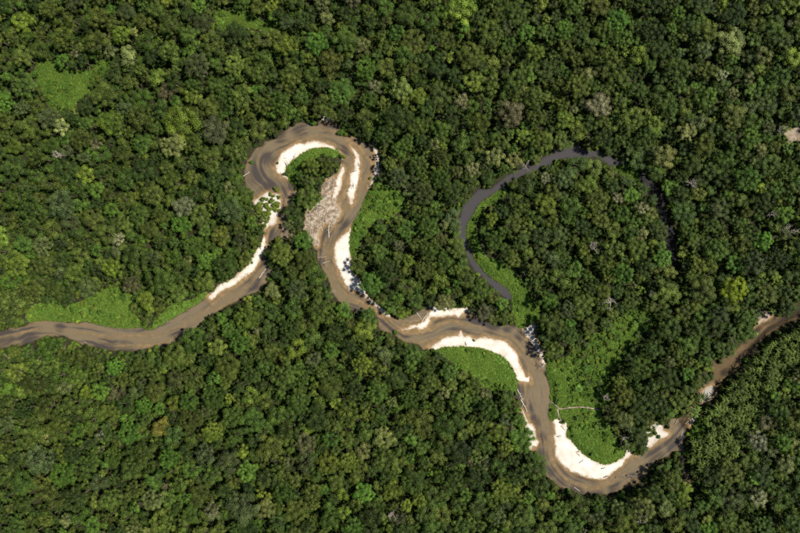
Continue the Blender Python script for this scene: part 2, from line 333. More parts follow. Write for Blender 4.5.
def ground_material():
    m, nt, out = mat('forest_floor')
    litter = mixc(nt, ramp(nt, noise_tex(nt, .35, 6), .35, .65), (.016, .020, .008), (.034, .032, .015))
    bed = mixc(nt, ramp(nt, noise_tex(nt, .22, 6), .35, .65), (.21, .165, .105), (.37, .30, .205))
    bed = mixc(nt, ramp(nt, noise_tex(nt, 1.4, 3), .5, .8), bed, (.15, .12, .095))
    c = mixc(nt, attr(nt, 'mud'), litter, bed)
    p = N(nt, 'ShaderNodeBsdfPrincipled'); p.inputs['Roughness'].default_value = .9; p.inputs['Specular IOR Level'].default_value = .15
    nt.links.new(c, p.inputs['Base Color'])
    bn = nt.nodes.new('ShaderNodeBump'); bn.inputs['Strength'].default_value = .5; bn.inputs['Distance'].default_value = .4
    nt.links.new(noise_tex(nt, .9, 5), bn.inputs['Height']); nt.links.new(bn.outputs[0], p.inputs['Normal'])
    nt.links.new(p.outputs[0], out.inputs['Surface'])
    return m
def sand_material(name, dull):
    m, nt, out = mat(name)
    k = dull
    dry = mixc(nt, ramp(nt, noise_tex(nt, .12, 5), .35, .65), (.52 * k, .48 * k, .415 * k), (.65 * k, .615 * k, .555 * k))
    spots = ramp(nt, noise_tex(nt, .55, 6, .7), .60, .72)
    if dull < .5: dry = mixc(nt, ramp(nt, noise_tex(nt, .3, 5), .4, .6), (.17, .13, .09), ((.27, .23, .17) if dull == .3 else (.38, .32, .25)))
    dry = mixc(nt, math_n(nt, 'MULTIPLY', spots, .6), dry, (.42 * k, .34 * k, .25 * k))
    h = attr(nt, 'height')
    wet = math_n(nt, 'ADD', h, math_n(nt, 'MULTIPLY', math_n(nt, 'SUBTRACT', noise_tex(nt, .5, 4), .5), .22))
    c = mixc(nt, ramp(nt, wet, .04, .30), (.27, .20, .125), dry)
    p = N(nt, 'ShaderNodeBsdfPrincipled'); p.inputs['Roughness'].default_value = .9; p.inputs['Specular IOR Level'].default_value = .2
    nt.links.new(c, p.inputs['Base Color'])
    bn = nt.nodes.new('ShaderNodeBump'); bn.inputs['Strength'].default_value = .35; bn.inputs['Distance'].default_value = .25
    nt.links.new(noise_tex(nt, .8, 5), bn.inputs['Height']); nt.links.new(bn.outputs[0], p.inputs['Normal'])
    nt.links.new(p.outputs[0], out.inputs['Surface'])
    return m
def water_material(name, tan, grey, k):
    m, nt, out = mat(name)
    g = attr(nt, 'silt_sheen'); d = attr(nt, 'depth')
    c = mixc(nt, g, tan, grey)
    dif = nt.nodes.new('ShaderNodeBsdfDiffuse'); nt.links.new(c, dif.inputs['Color'])
    tr = nt.nodes.new('ShaderNodeBsdfTransparent'); tr.inputs['Color'].default_value = (.93, .86, .74, 1)
    al = math_n(nt, 'SUBTRACT', 1.0, math_n(nt, 'POWER', 2.718, math_n(nt, 'MULTIPLY', d, -k)))
    body = nt.nodes.new('ShaderNodeMixShader'); nt.links.new(al, body.inputs[0])
    nt.links.new(tr.outputs[0], body.inputs[1]); nt.links.new(dif.outputs[0], body.inputs[2])
    gl = nt.nodes.new('ShaderNodeBsdfGlossy'); gl.inputs['Roughness'].default_value = .02
    bn = nt.nodes.new('ShaderNodeBump'); bn.inputs['Strength'].default_value = .03; bn.inputs['Distance'].default_value = .2
    nt.links.new(noise_tex(nt, .8, 4), bn.inputs['Height']); nt.links.new(bn.outputs[0], gl.inputs['Normal'])
    fr = nt.nodes.new('ShaderNodeFresnel'); fr.inputs['IOR'].default_value = 1.33
    mx = nt.nodes.new('ShaderNodeMixShader'); nt.links.new(fr.outputs[0], mx.inputs[0])
    nt.links.new(body.outputs[0], mx.inputs[1]); nt.links.new(gl.outputs[0], mx.inputs[2])
    nt.links.new(mx.outputs[0], out.inputs['Surface'])
    return m
M_GROUND = ground_material()
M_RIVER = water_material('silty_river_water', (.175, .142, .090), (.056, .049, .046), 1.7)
M_STREAM = water_material('tea_brown_water', (.105, .074, .038), (.028, .021, .013), 2.2)
M_OX = water_material('still_water', (.055, .051, .054), (.044, .041, .046), 2.5)
M_CRK = water_material('shaded_water', (.026, .024, .024), (.020, .018, .020), 3.0)  # near-black base colour: shade of the overhanging trees put into the water

# ------------------------------------------------------------------ mesh helpers
def mesh_np(name, V, F, mats=(), smooth=False):
    me = bpy.data.meshes.new(name)
    V = np.asarray(V, np.float32); F = np.asarray(F, np.int32)
    me.vertices.add(len(V)); me.vertices.foreach_set('co', V.ravel())
    if len(F):
        k = F.shape[1]
        me.loops.add(F.size); me.loops.foreach_set('vertex_index', F.ravel())
        me.polygons.add(len(F)); me.polygons.foreach_set('loop_start', np.arange(0, F.size, k, dtype=np.int32))
        me.polygons.foreach_set('loop_total', np.full(len(F), k, np.int32))
        if smooth: me.polygons.foreach_set('use_smooth', np.ones(len(F), bool))
    me.update(calc_edges=True)
    for m in mats: me.materials.append(m)
    return me
def set_attr(me, name, typ, dom, data):
    a = me.attributes.new(name, typ, dom)
    key = {'FLOAT': 'value', 'INT': 'value', 'FLOAT_VECTOR': 'vector', 'FLOAT_COLOR': 'color'}[typ]
    a.data.foreach_set(key, np.ascontiguousarray(np.asarray(data, np.int32 if typ == 'INT' else np.float32)).ravel())
def link(name, data, parent=None):
    o = bpy.data.objects.new(name, data); COL.objects.link(o)
    if parent is not None: o.parent = parent
    return o
def tag(o, label=None, cat=None, group=None, kind=None):
    if label: o['label'] = label
    if cat: o['category'] = cat
    if group: o['group'] = group
    if kind: o['kind'] = kind
    return o
def grid_patch(name, mask_sd, zfun, mats, res=1.0, margin=2.0, attrs=None):
    """a sheet over the cells where mask_sd > -margin; zfun(px, py) gives the height"""
    rows, cols = np.where(mask_sd > -margin)
    x0, x1, y0, y1 = gx[cols.min()] - 1, gx[cols.max()] + 1, gy[rows.min()] - 1, gy[rows.max()] + 1
    xs = np.arange(x0, x1 + res, res); ys = np.arange(y0, y1 + res, res)
    X, Y = np.meshgrid(xs, ys)
    keep = sample(mask_sd, X, Y) > -margin
    cell = keep[:-1, :-1] | keep[1:, :-1] | keep[:-1, 1:] | keep[1:, 1:]
    idx = np.arange(X.size).reshape(X.shape)
    F = np.stack([idx[:-1, :-1][cell], idx[1:, :-1][cell], idx[1:, 1:][cell], idx[:-1, 1:][cell]], 1)
    used = np.unique(F); remap = np.zeros(X.size, int); remap[used] = np.arange(len(used))
    px, py = X.ravel()[used], Y.ravel()[used]
    wx, wy = world_xy(px, py)
    V = np.stack([wx, wy, zfun(px, py)], 1)
    me = mesh_np(name, V, remap[F], mats, True)
    for k, f in (attrs or {}).items(): set_attr(me, k, 'FLOAT', 'POINT', f(px, py, V[:, 2]))
    return me

# ------------------------------------------------------------------ the setting: ground, river, oxbow lake, creek, sandbars, path
XS = np.concatenate([[-9000, -3000, -1200], gx, [2000, 3800, 9800]]); YS = np.concatenate([[-9000, -3000, -1000], gy, [1500, 3500, 9500]])
GXX, GYY = np.meshgrid(XS, YS)
gz = sample(GROUND, GXX, GYY)
gz = gz - .35 * sstep(.3, 1.8, sample(ALL_SAND, GXX, GYY))
wx, wy = world_xy(GXX, GYY)
idx = np.arange(GXX.size).reshape(GXX.shape)
F = np.stack([idx[:-1, :-1], idx[1:, :-1], idx[1:, 1:], idx[:-1, 1:]], -1).reshape(-1, 4)
me = mesh_np('ground', np.stack([wx.ravel(), wy.ravel(), gz.ravel()], 1), F, [M_GROUND], True)
set_attr(me, 'mud', 'FLOAT', 'POINT', sample(MUD, GXX, GYY).ravel())
tag(link('ground', me), 'dark litter covered forest floor', None, None, 'structure')

WMASK_R = np.where((SD_RIV > SD_OX) & (SD_RIV > SD_CRK), SD_RIV, -9.0)
def water(name, sd, m, label, flat=0.0):
    me = grid_patch(name, sd, lambda x, y: np.full_like(x, flat), [m], 1.0, 1.6,
        {'depth': lambda x, y, z: np.clip(-sample(GROUND, x, y), 0.02, 9), 'silt_sheen': lambda x, y, z: sample(GREY, x, y)})
    return tag(link(name, me), label, None, None, 'structure')
PLANE = np.maximum(np.minimum(.85 * (MX - 686) - .5 * (MY - 428), 30), -30)
SD_STREAM = np.where(MX > 640, np.minimum(SD_RIV, PLANE), -9.0); SD_MAIN = np.where(MX > 640, np.minimum(SD_RIV, -PLANE), SD_RIV)
water('stream', SD_STREAM, M_STREAM, 'narrow tea brown side stream joining the river from the upper right', .004)
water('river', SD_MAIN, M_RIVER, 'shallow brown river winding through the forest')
water('oxbow_lake', SD_OX, M_OX, 'still slate grey water of the cut off river arm')
water('creek', SD_CRK, M_CRK, 'dark narrow water hidden between the trees')

SAND_LABEL = {'tangle': 'brown littered bank under the driftwood tangle', 'arm': 'muddy shallow bar in the arm right of the spit', 'horseshoe': 'white sand rim inside the horseshoe bend', 'strip_in': 'short white sand strip beside the driftwood tangle', 'strip_mid': 'narrow white sandbar lying in midstream of the horseshoe bend',
 'strip_out': 'thin pale sand ledge on the outer bank of the horseshoe bend', 'crescent': 'smooth white crescent beach below the horseshoe bend', 'north': 'white sandbar with logs on the upper bank in midpicture',
 'south': 'broad white sand arc around the small grassy point', 'ledge': 'thin white sand line along the bank below the oxbow', 'west': 'broken pale sand strip under trees across from the big beach', 'lower': 'largest white beach in the lower bend, beside the grassy field',
 'bushy': 'bushy sand patch where the side stream enters', 'stream_spit': 'small pale spit in the side stream', 'stream_gravel': 'grey gravel bar in the side stream', 'stream_mud': 'muddy bank under overhanging palms on the side stream',
 'northwest': 'long white sand strip on the bank left of the horseshoe bend', 'spit': 'sandy spit grown over with yellow green bushes', 'cut': 'tiny white sand scar at the top of the horseshoe bend', 'debris': 'white sand pocket among the driftwood', 'clearing': 'bare tan soil patch in the forest at the right edge'}
sand_mats = {}
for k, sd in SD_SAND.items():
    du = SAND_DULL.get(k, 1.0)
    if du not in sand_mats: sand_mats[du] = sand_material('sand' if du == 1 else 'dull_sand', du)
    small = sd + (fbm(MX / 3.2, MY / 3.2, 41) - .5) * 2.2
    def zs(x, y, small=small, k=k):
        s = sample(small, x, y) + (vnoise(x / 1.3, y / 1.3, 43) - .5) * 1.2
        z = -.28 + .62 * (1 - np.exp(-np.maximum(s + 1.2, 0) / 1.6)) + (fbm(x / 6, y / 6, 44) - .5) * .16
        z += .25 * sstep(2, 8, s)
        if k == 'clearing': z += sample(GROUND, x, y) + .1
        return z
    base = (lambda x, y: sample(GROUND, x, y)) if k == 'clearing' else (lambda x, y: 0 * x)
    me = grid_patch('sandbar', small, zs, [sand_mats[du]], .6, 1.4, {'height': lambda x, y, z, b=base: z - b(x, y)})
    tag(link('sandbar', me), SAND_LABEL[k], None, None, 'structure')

def ribbon(name, P, w, m, dz, label, seed):
    P = smooth_loop(P, .8, closed=False); t = np.gradient(P, axis=0); t /= np.linalg.norm(t, axis=1)[:, None]
    n = np.stack([-t[:, 1], t[:, 0]], 1)
    ww = w * (.65 + .7 * fbm(np.arange(len(P)) / 4.0, np.zeros(len(P)), seed)); ww[-4:] *= .6
    V = []; rows = []
    for o in (-1, -.5, 0, .5, 1):
        q = P + n * (o * ww)[:, None]
        a, b = world_xy(q[:, 0], q[:, 1])
        V.append(np.stack([a, b, sample(GROUND, q[:, 0], q[:, 1]) + dz * (1 - o * o * .8)], 1))
    V = np.stack(V, 1); idx = np.arange(V.shape[0] * 5).reshape(-1, 5)
    F = np.stack([idx[:-1, :-1], idx[:-1, 1:], idx[1:, 1:], idx[1:, :-1]], -1).reshape(-1, 4)
    me = mesh_np(name, V.reshape(-1, 3), F, [m], True)
    set_attr(me, 'height', 'FLOAT', 'POINT', np.full(len(me.vertices), .5))
    return tag(link(name, me), label, None, None, 'structure')
PATHS = [[(550, 401), (553, 403), (557, 406.5), (560, 408), (570, 407), (582, 406.5), (592, 407.8), (599, 409)], [(557, 407), (557.5, 413), (560, 419), (563, 425)]]
ribbon('path', PATHS[0], .5, sand_mats[.45], .42, 'pale sandy trail crossing the grassy field', 3)
ribbon('path', PATHS[1], .65, sand_mats[.45], .45, 'short sandy trail branching down to the big beach', 7)
# distance to the trails, so that grass keeps off them
D_PATH = np.full_like(MX, 30.0)
for P in PATHS:
    for q in smooth_loop(P, 1.0, closed=False): D_PATH = np.minimum(D_PATH, np.hypot(MX - q[0], MY - q[1]))

# ------------------------------------------------------------------ plant models
def norm(v): return v / (np.linalg.norm(v, axis=-1, keepdims=True) + 1e-9)
def leaf_cards(C, Nn, size, r):
    """folded diamond leaves at C facing Nn"""
    n = len(C)
    t = norm(np.cross(Nn, norm(r.normal(size=(n, 3))))); b = np.cross(Nn, t)
    L = (size * r.uniform(.75, 1.3, n))[:, None]; Wd = L * r.uniform(.55, .8, n)[:, None]
    V = np.stack([C - t * L * .5, C + b * Wd * .5 - Nn * L * .12, C + t * L * .5, C - b * Wd * .5 - Nn * L * .12], 1)
    idx = np.arange(n * 4).reshape(n, 4)
    return V.reshape(-1, 3), np.concatenate([idx[:, [0, 1, 2]], idx[:, [0, 2, 3]]])
def tube(P, R, sides=6):
    P = np.asarray(P, float); R = np.asarray(R, float)
    T = norm(np.gradient(P, axis=0)); V = []
    for p, t, r_ in zip(P, T, R):
        a = np.array([1, 0, 0]) if abs(t[0]) < .8 else np.array([0, 1.0, 0])
        u = np.cross(t, a); u /= np.linalg.norm(u); v = np.cross(t, u)
        for k in range(sides):
            an = 2 * math.pi * k / sides; V.append(p + r_ * (math.cos(an) * u + math.sin(an) * v))
    F = []
    for i in range(len(P) - 1):
        for k in range(sides):
            a = i * sides + k; b = i * sides + (k + 1) % sides
            F += [(a, b, b + sides), (a, b + sides, a + sides)]
    e = (len(P) - 1) * sides
    for k in range(1, sides - 1): F.append((e, e + k, e + k + 1))
    return np.array(V), np.array(F)
def cat_geo(parts):
    V = []; F = []; o = 0
    for v, f in parts: V.append(v); F.append(f + o); o += len(v)
    return np.concatenate(V), np.concatenate(F)
ICO = None
def blob(c, r, sq, rr):
    global ICO
    if ICO is None:
        import bmesh
        bm = bmesh.new(); bmesh.ops.create_icosphere(bm, subdivisions=1, radius=1)
        ICO = (np.array([v.co[:] for v in bm.verts]), np.array([[v.index for v in f.verts] for f in bm.faces])); bm.free()
    V = ICO[0] * r * rr.uniform(.8, 1.1, (len(ICO[0]), 1)); V = V * np.array([1, 1, sq]) + c
    return V, ICO[1]
def make_crown(seed, R, style):
    """leaf clumps spread over a dome; returns crown geometry, per-face variation, clump centres. z = 0 at the crown base"""
    r = np.random.default_rng(seed)
    dens, lob, leaf, flat, gap = {'lobed': (1.05, .30, .60, .72, .06), 'round': (1.15, .24, .54, .85, .03), 'loose': (.8, .25, .58, .7, .2), 'flat': (1.05, .25, .58, .42, .06), 'fine': (1.2, .20, .46, .62, .10)}[style]
    lr0 = {4.4: 1.85, 7.2: 2.3, 11.5: 2.6}[R] * {'lobed': 1.12, 'round': 1.0, 'loose': .95, 'flat': 1.0, 'fine': .78}[style]
    nl = int(1.25 * (R / lr0) ** 2)
    cs = []
    for t in range(nl * 40):
        if len(cs) >= nl: break
        rad = R * math.sqrt(r.random()) * .93; an = r.random() * 2 * math.pi
        rad *= .80 + .20 * math.sin(3 * an + seed) * math.sin(2 * an + seed * 2.1)
        z = flat * R * (math.sqrt(max(0, 1 - (rad / R) ** 2)) * .95) + r.normal() * (.10 * R + .25)
        c = np.array([rad * math.cos(an), rad * math.sin(an), z])
        if all(np.linalg.norm((c - q[0])) > 1.42 * lr0 for q in cs): cs.append((c, lr0 * r.uniform(.7, 1.25)))
    parts = []; var = []
    for c, lr in cs:
        lv = np.clip(r.normal(.5, .22), .05, .95)
        v, f = blob(c - np.array([0, 0, .2 * lr]), lr * .7, .75, r); parts.append((v, f)); var.append(np.full(len(f), lv * .5))  # clump core darkened: shade of the gaps put into its tone
        if r.random() < gap: n = 12
        else: n = int(dens * 7.6 * lr * lr / (leaf * leaf) * .9)
        d = norm(r.normal(size=(n, 3)) + np.array([0, 0, .55]))
        C = c + d * lr * np.array([1, 1, .8]) * r.uniform(.88, 1.08, (n, 1))
        Nn = norm(d * 1.0 + np.array([0, 0, .35]) + r.normal(size=(n, 3)) * .24)
        v, f = leaf_cards(C, Nn, leaf, r); parts.append((v, f))
        var.append(np.tile(np.clip(lv + r.normal(size=n) * .17, 0, 1), 2))
    V, F = cat_geo(parts)
    return V, F, np.concatenate(var), np.array([c for c, _ in cs])
def make_trunk(seed, R, h, cz, lobes, limbs=6):
    """tapered trunk from z=0 with limbs reaching into the crown"""
    r = np.random.default_rng(seed + 900)
    br = .035 * h * (.6 + .05 * R); top = cz + .15 * R
    z = np.linspace(-.8, top, 6); off = np.cumsum(r.normal(size=(6, 2)) * .12, 0); off -= off[0]
    P = np.stack([off[:, 0], off[:, 1], z], 1); Rd = br * np.array([1.35, .95, .8, .7, .58, .35])
    parts = [tube(P, Rd, 7)]
    if len(lobes):
        for q in lobes[r.permutation(len(lobes))[:limbs]]:
            a = P[3] * .5 + P[4] * .5; b = q + np.array([0, 0, cz]); mid = (a + b) / 2 + np.array([0, 0, -.08 * R])
            parts.append(tube([a, mid, b], [br * .45, br * .3, br * .12], 5))
    return cat_geo(parts)
PROTO = []          # dicts: crown mesh, trunk mesh, joined mesh, R, crown base height, total height
def add_proto(kind, R, h, crown, trunk, cmat=M_LEAF, tmat=M_BARK):
    V, F, var = crown[:3]
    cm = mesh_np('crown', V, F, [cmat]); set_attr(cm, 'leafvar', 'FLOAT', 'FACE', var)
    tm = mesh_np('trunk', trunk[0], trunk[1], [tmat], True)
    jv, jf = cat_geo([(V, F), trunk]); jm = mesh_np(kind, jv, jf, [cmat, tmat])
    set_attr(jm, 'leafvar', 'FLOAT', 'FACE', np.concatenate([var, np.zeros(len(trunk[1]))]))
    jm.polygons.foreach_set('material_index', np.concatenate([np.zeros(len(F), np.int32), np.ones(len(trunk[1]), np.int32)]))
    PROTO.append(dict(kind=kind, R=R, h=h, crown=cm, trunk=tm, joined=jm))
    return len(PROTO) - 1
def broadleaf(seed, R, style):
    V, F, var, cs = make_crown(seed, R, style)
    flat = {'lobed': .72, 'round': .85, 'loose': .7, 'flat': .42, 'fine': .62}[style]
    h = 13.5 + 1.15 * R; cz = h - flat * R - .15 * R
    trunk = make_trunk(seed, R, h, cz, cs)
    return add_proto('broadleaf_tree', R, h, (V + np.array([0, 0, cz]), F, var), trunk)
CLS = {}
CLS['S'] = [broadleaf(100 + i, 4.4, s) for i, s in enumerate(['lobed', 'round', 'loose', 'lobed', 'fine', 'round', 'flat', 'lobed'])]
CLS['M'] = [broadleaf(200 + i, 7.2, s) for i, s in enumerate(['lobed', 'fine', 'loose', 'lobed', 'round', 'flat', 'lobed', 'fine'])]
CLS['L'] = [broadleaf(300 + i, 11.5, s) for i, s in enumerate(['lobed', 'fine', 'loose', 'round', 'fine', 'flat', 'lobed'])]

def make_palm(seed):
    r = np.random.default_rng(seed); h = 12.0
    parts = []; var = []
    nf = 13
    for i in range(nf):
        an = i * 2.399 + r.normal() * .15; el = r.uniform(.25, 1.2); L = r.uniform(4.8, 6.6)
        t = np.linspace(0, 1, 9)
        rr_ = L * (t * math.cos(el) + .16 * t * t); zz = L * (math.sin(el) * t - .72 * t * t)
        P = np.stack([rr_ * math.cos(an), rr_ * math.sin(an), h + zz], 1)
        side = np.array([-math.sin(an), math.cos(an), 0]); lv = np.clip(r.normal(.5, .24), 0, 1)
        T = norm(np.gradient(P, axis=0)); vs = []; fs = []
        for k in range(1, 9):                     # leaflets, both sides
            for s in (-1, 1):
                for q in (0, .33, .66):
                    a = P[k - 1] * (1 - q) + P[k] * q; Lf = 1.0 * (1 - .75 * abs((k + q) / 8 - .5))
                    tip = a + (side * s * .85 + T[k] * .7) * Lf - np.array([0, 0, .22 * Lf]); wv = T[k] * .17
                    o = len(vs); vs += [a - wv, a + wv, tip]; fs.append((o, o + 1, o + 2))
        parts.append((np.array(vs), np.array(fs))); var.append(np.clip(lv + r.normal(size=len(fs)) * .12, 0, 1))
        v, f = tube(P + np.array([0, 0, .05]), np.linspace(.14, .05, 9), 3); parts.append((v, f)); var.append(np.full(len(f), min(1, lv + .18)))
    V, F = cat_geo(parts)
    z = np.linspace(-.6, h + .1, 7); P = np.stack([.25 * np.sin(z / h * 2), .2 * np.cos(z / h * 3) - .2, z], 1)
    trunk = tube(P, np.linspace(.26, .15, 7), 6)
    return add_proto('palm_tree', 4.6, h, (V, F, np.concatenate(var)), trunk, M_PALM)
CLS['P'] = [make_palm(400 + i) for i in range(4)]

def make_dead(seed, R, h):
    r = np.random.default_rng(seed); parts = []
    def grow(p, d, L, rad, lev):
        n = 5; P = [p]
        for i in range(n - 1):
            d = norm(d + r.normal(size=3) * .2 + np.array([0, 0, .03])); P.append(P[-1] + d * L / (n - 1))
        parts.append(tube(P, np.linspace(rad, rad * .5, n), 5 if lev < 2 else 4))
        if lev < 3:
            for j in range(3 if lev else 5):
                q = P[2 + j % 3]; a = r.random() * 6.283
                nd = norm(d * .5 + np.array([math.cos(a), math.sin(a), .15]) * .9)
                grow(q, nd, L * r.uniform(.5, .72), rad * .55, lev + 1)
    z = np.linspace(-.6, h * .7, 5)
    trunk = tube(np.stack([.2 * np.sin(z), .15 * np.cos(z), z], 1), np.linspace(.55, .32, 5), 7)
    for j in range(6):
        a = j * 1.05 + r.random(); grow(np.array([0, 0, h * r.uniform(.55, .69)]), norm(np.array([math.cos(a), math.sin(a), .75])), R * .95, .3, 1)
    V, F = cat_geo(parts)
    return add_proto('dead_tree', R, h, (V, F, np.zeros(len(F))), trunk, M_PALE, M_PALE)
CLS['D'] = [make_dead(500 + i, 6.5, 24) for i in range(4)]

def make_bush(seed, R):
    r = np.random.default_rng(seed); parts = []; var = []
    for j in range(6):
        a = r.random() * 6.28; q = R * .6 * math.sqrt(r.random()); lr = R * r.uniform(.38, .6)
        c = np.array([q * math.cos(a), q * math.sin(a), R * r.uniform(.35, .75)]); lv = np.clip(r.normal(.5, .2), 0, 1)
        n = 95; d = norm(r.normal(size=(n, 3)) + np.array([0, 0, .5])); C = c + d * lr * r.uniform(.8, 1.15, (n, 1))
        v, f = leaf_cards(C, norm(d + np.array([0, 0, .4]) + r.normal(size=(n, 3)) * .4), .34, r); parts.append((v, f)); var.append(np.tile(np.clip(lv + r.normal(size=n) * .16, 0, 1), 2))
        v, f = blob(c, lr * .7, .8, r); parts.append((v, f)); var.append(np.full(len(f), lv * .7))  # core toned down too, inner shade put into the colour
        v, f = tube([np.array([0, 0, -.3]), c * .6, c], [.07, .05, .03], 4); parts.append((v, f)); var.append(np.zeros(len(f)))
    V, F = cat_geo(parts)
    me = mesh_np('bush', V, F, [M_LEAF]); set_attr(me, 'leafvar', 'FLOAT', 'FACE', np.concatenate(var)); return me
def make_tuft(seed, leaf=.42, h=.55, n=46, spread=.95):
    r = np.random.default_rng(seed)
    a = r.random(n) * 6.283; q = spread * np.sqrt(r.random(n))
    C = np.stack([q * np.cos(a), q * np.sin(a), h * r.uniform(.2, 1, n)], 1)
    Nn = norm(np.stack([np.cos(a) * .5, np.sin(a) * .5, np.full(n, .9)], 1) + r.normal(size=(n, 3)) * .5)
    V, F = leaf_cards(C, Nn, leaf, r)
    me = mesh_np('tuft', V, F, [M_GRASS]); set_attr(me, 'leafvar', 'FLOAT', 'FACE', np.tile(np.clip(r.normal(.5, .2, n), 0, 1), 2)); return me

def model_collection(name, meshes):
    c = bpy.data.collections.new(name)
    for i, me in enumerate(meshes): c.objects.link(bpy.data.objects.new('%s_model_%s' % (name, chr(97 + i // 26) + chr(97 + i % 26)), me))
    return c
C_TREE = model_collection('forest', [p['joined'] for p in PROTO])
C_BUSH = model_collection('bush', [make_bush(600 + i, 2.0) for i in range(5)])
C_TUFT = model_collection('tuft', [make_tuft(700 + i) for i in range(5)])

def scatter_group(name, coll):
    g = bpy.data.node_groups.new(name, 'GeometryNodeTree')
    g.interface.new_socket('Geometry', in_out='INPUT', socket_type='NodeSocketGeometry')
    g.interface.new_socket('Geometry', in_out='OUTPUT', socket_type='NodeSocketGeometry')
    gi = g.nodes.new('NodeGroupInput'); go = g.nodes.new('NodeGroupOutput')
    ci = g.nodes.new('GeometryNodeCollectionInfo'); ci.inputs['Collection'].default_value = coll
    ci.inputs['Separate Children'].default_value = True; ci.inputs['Reset Children'].default_value = True
    ip = g.nodes.new('GeometryNodeInstanceOnPoints'); ip.inputs['Pick Instance'].default_value = True
    def na(n, t):
        a = g.nodes.new('GeometryNodeInputNamedAttribute'); a.data_type = t; a.inputs['Name'].default_value = n
        return a.outputs['Attribute']
    L = g.links.new
    cmpn = g.nodes.new('FunctionNodeCompare'); cmpn.data_type = 'FLOAT'; cmpn.operation = 'GREATER_THAN'
    L(na('plant', 'FLOAT'), cmpn.inputs[0]); cmpn.inputs[1].default_value = .5
    L(gi.outputs[0], ip.inputs['Points']); L(cmpn.outputs[0], ip.inputs['Selection'])
    L(ci.outputs[0], ip.inputs['Instance']); L(na('pick', 'INT'), ip.inputs['Instance Index'])
    L(na('rot', 'FLOAT_VECTOR'), ip.inputs['Rotation']); L(na('scl', 'FLOAT_VECTOR'), ip.inputs['Scale'])
    jg = g.nodes.new('GeometryNodeJoinGeometry'); L(gi.outputs[0], jg.inputs[0]); L(ip.outputs[0], jg.inputs[0]); L(jg.outputs[0], go.inputs[0])
    return g
G_TREE = scatter_group('forest', C_TREE); G_BUSH = scatter_group('bush', C_BUSH); G_TUFT = scatter_group('tuft', C_TUFT)
def stuff(name, group, P, pick, rotz, scl, tint, label, cat, sheet=None, tilt=.08):
    """one uncountable mass: plants at points P (world), optionally on a sheet (V, F, material)"""
    P = np.asarray(P, float); n = len(P); s = 0
    V, F, mats = P, np.zeros((0, 4), int), []
    if sheet is not None: s = len(sheet[0]); V = np.concatenate([sheet[0], P]); F = sheet[1]; mats = [sheet[2]]
    me = mesh_np(name, V, F, mats, True)
    def pad(a, w=1): a = np.asarray(a, float).reshape(n, w); return np.concatenate([np.zeros((s, w)), a])
    r = np.random.default_rng(n)
    set_attr(me, 'plant', 'FLOAT', 'POINT', pad(np.ones(n))); set_attr(me, 'pick', 'INT', 'POINT', pad(pick))
    set_attr(me, 'rot', 'FLOAT_VECTOR', 'POINT', pad(np.stack([r.normal(size=n) * tilt, r.normal(size=n) * tilt, rotz], 1), 3))
    set_attr(me, 'scl', 'FLOAT_VECTOR', 'POINT', pad(scl, 3)); set_attr(me, 'tint', 'FLOAT_COLOR', 'POINT', pad(np.concatenate([tint, np.ones((n, 1))], 1), 4))
    o = link(name, me); md = o.modifiers.new('scatter', 'NODES'); md.node_group = group
    return tag(o, label, cat, None, 'stuff')

# ------------------------------------------------------------------ where the trees stand
PAL = {'dark green': (.038, .067, .012), 'olive green': (.073, .106, .017), 'mid green': (.055, .101, .015), 'grey green': (.060, .087, .026), 'bright green': (.070, .145, .018),
       'yellow green': (.112, .165, .020), 'pale olive': (.130, .156, .046), 'brownish': (.088, .092, .040), 'lemon yellow': (.190, .262, .013), 'mustard yellow': (.165, .175, .028), 'cream flecked': (.150, .160, .075)}
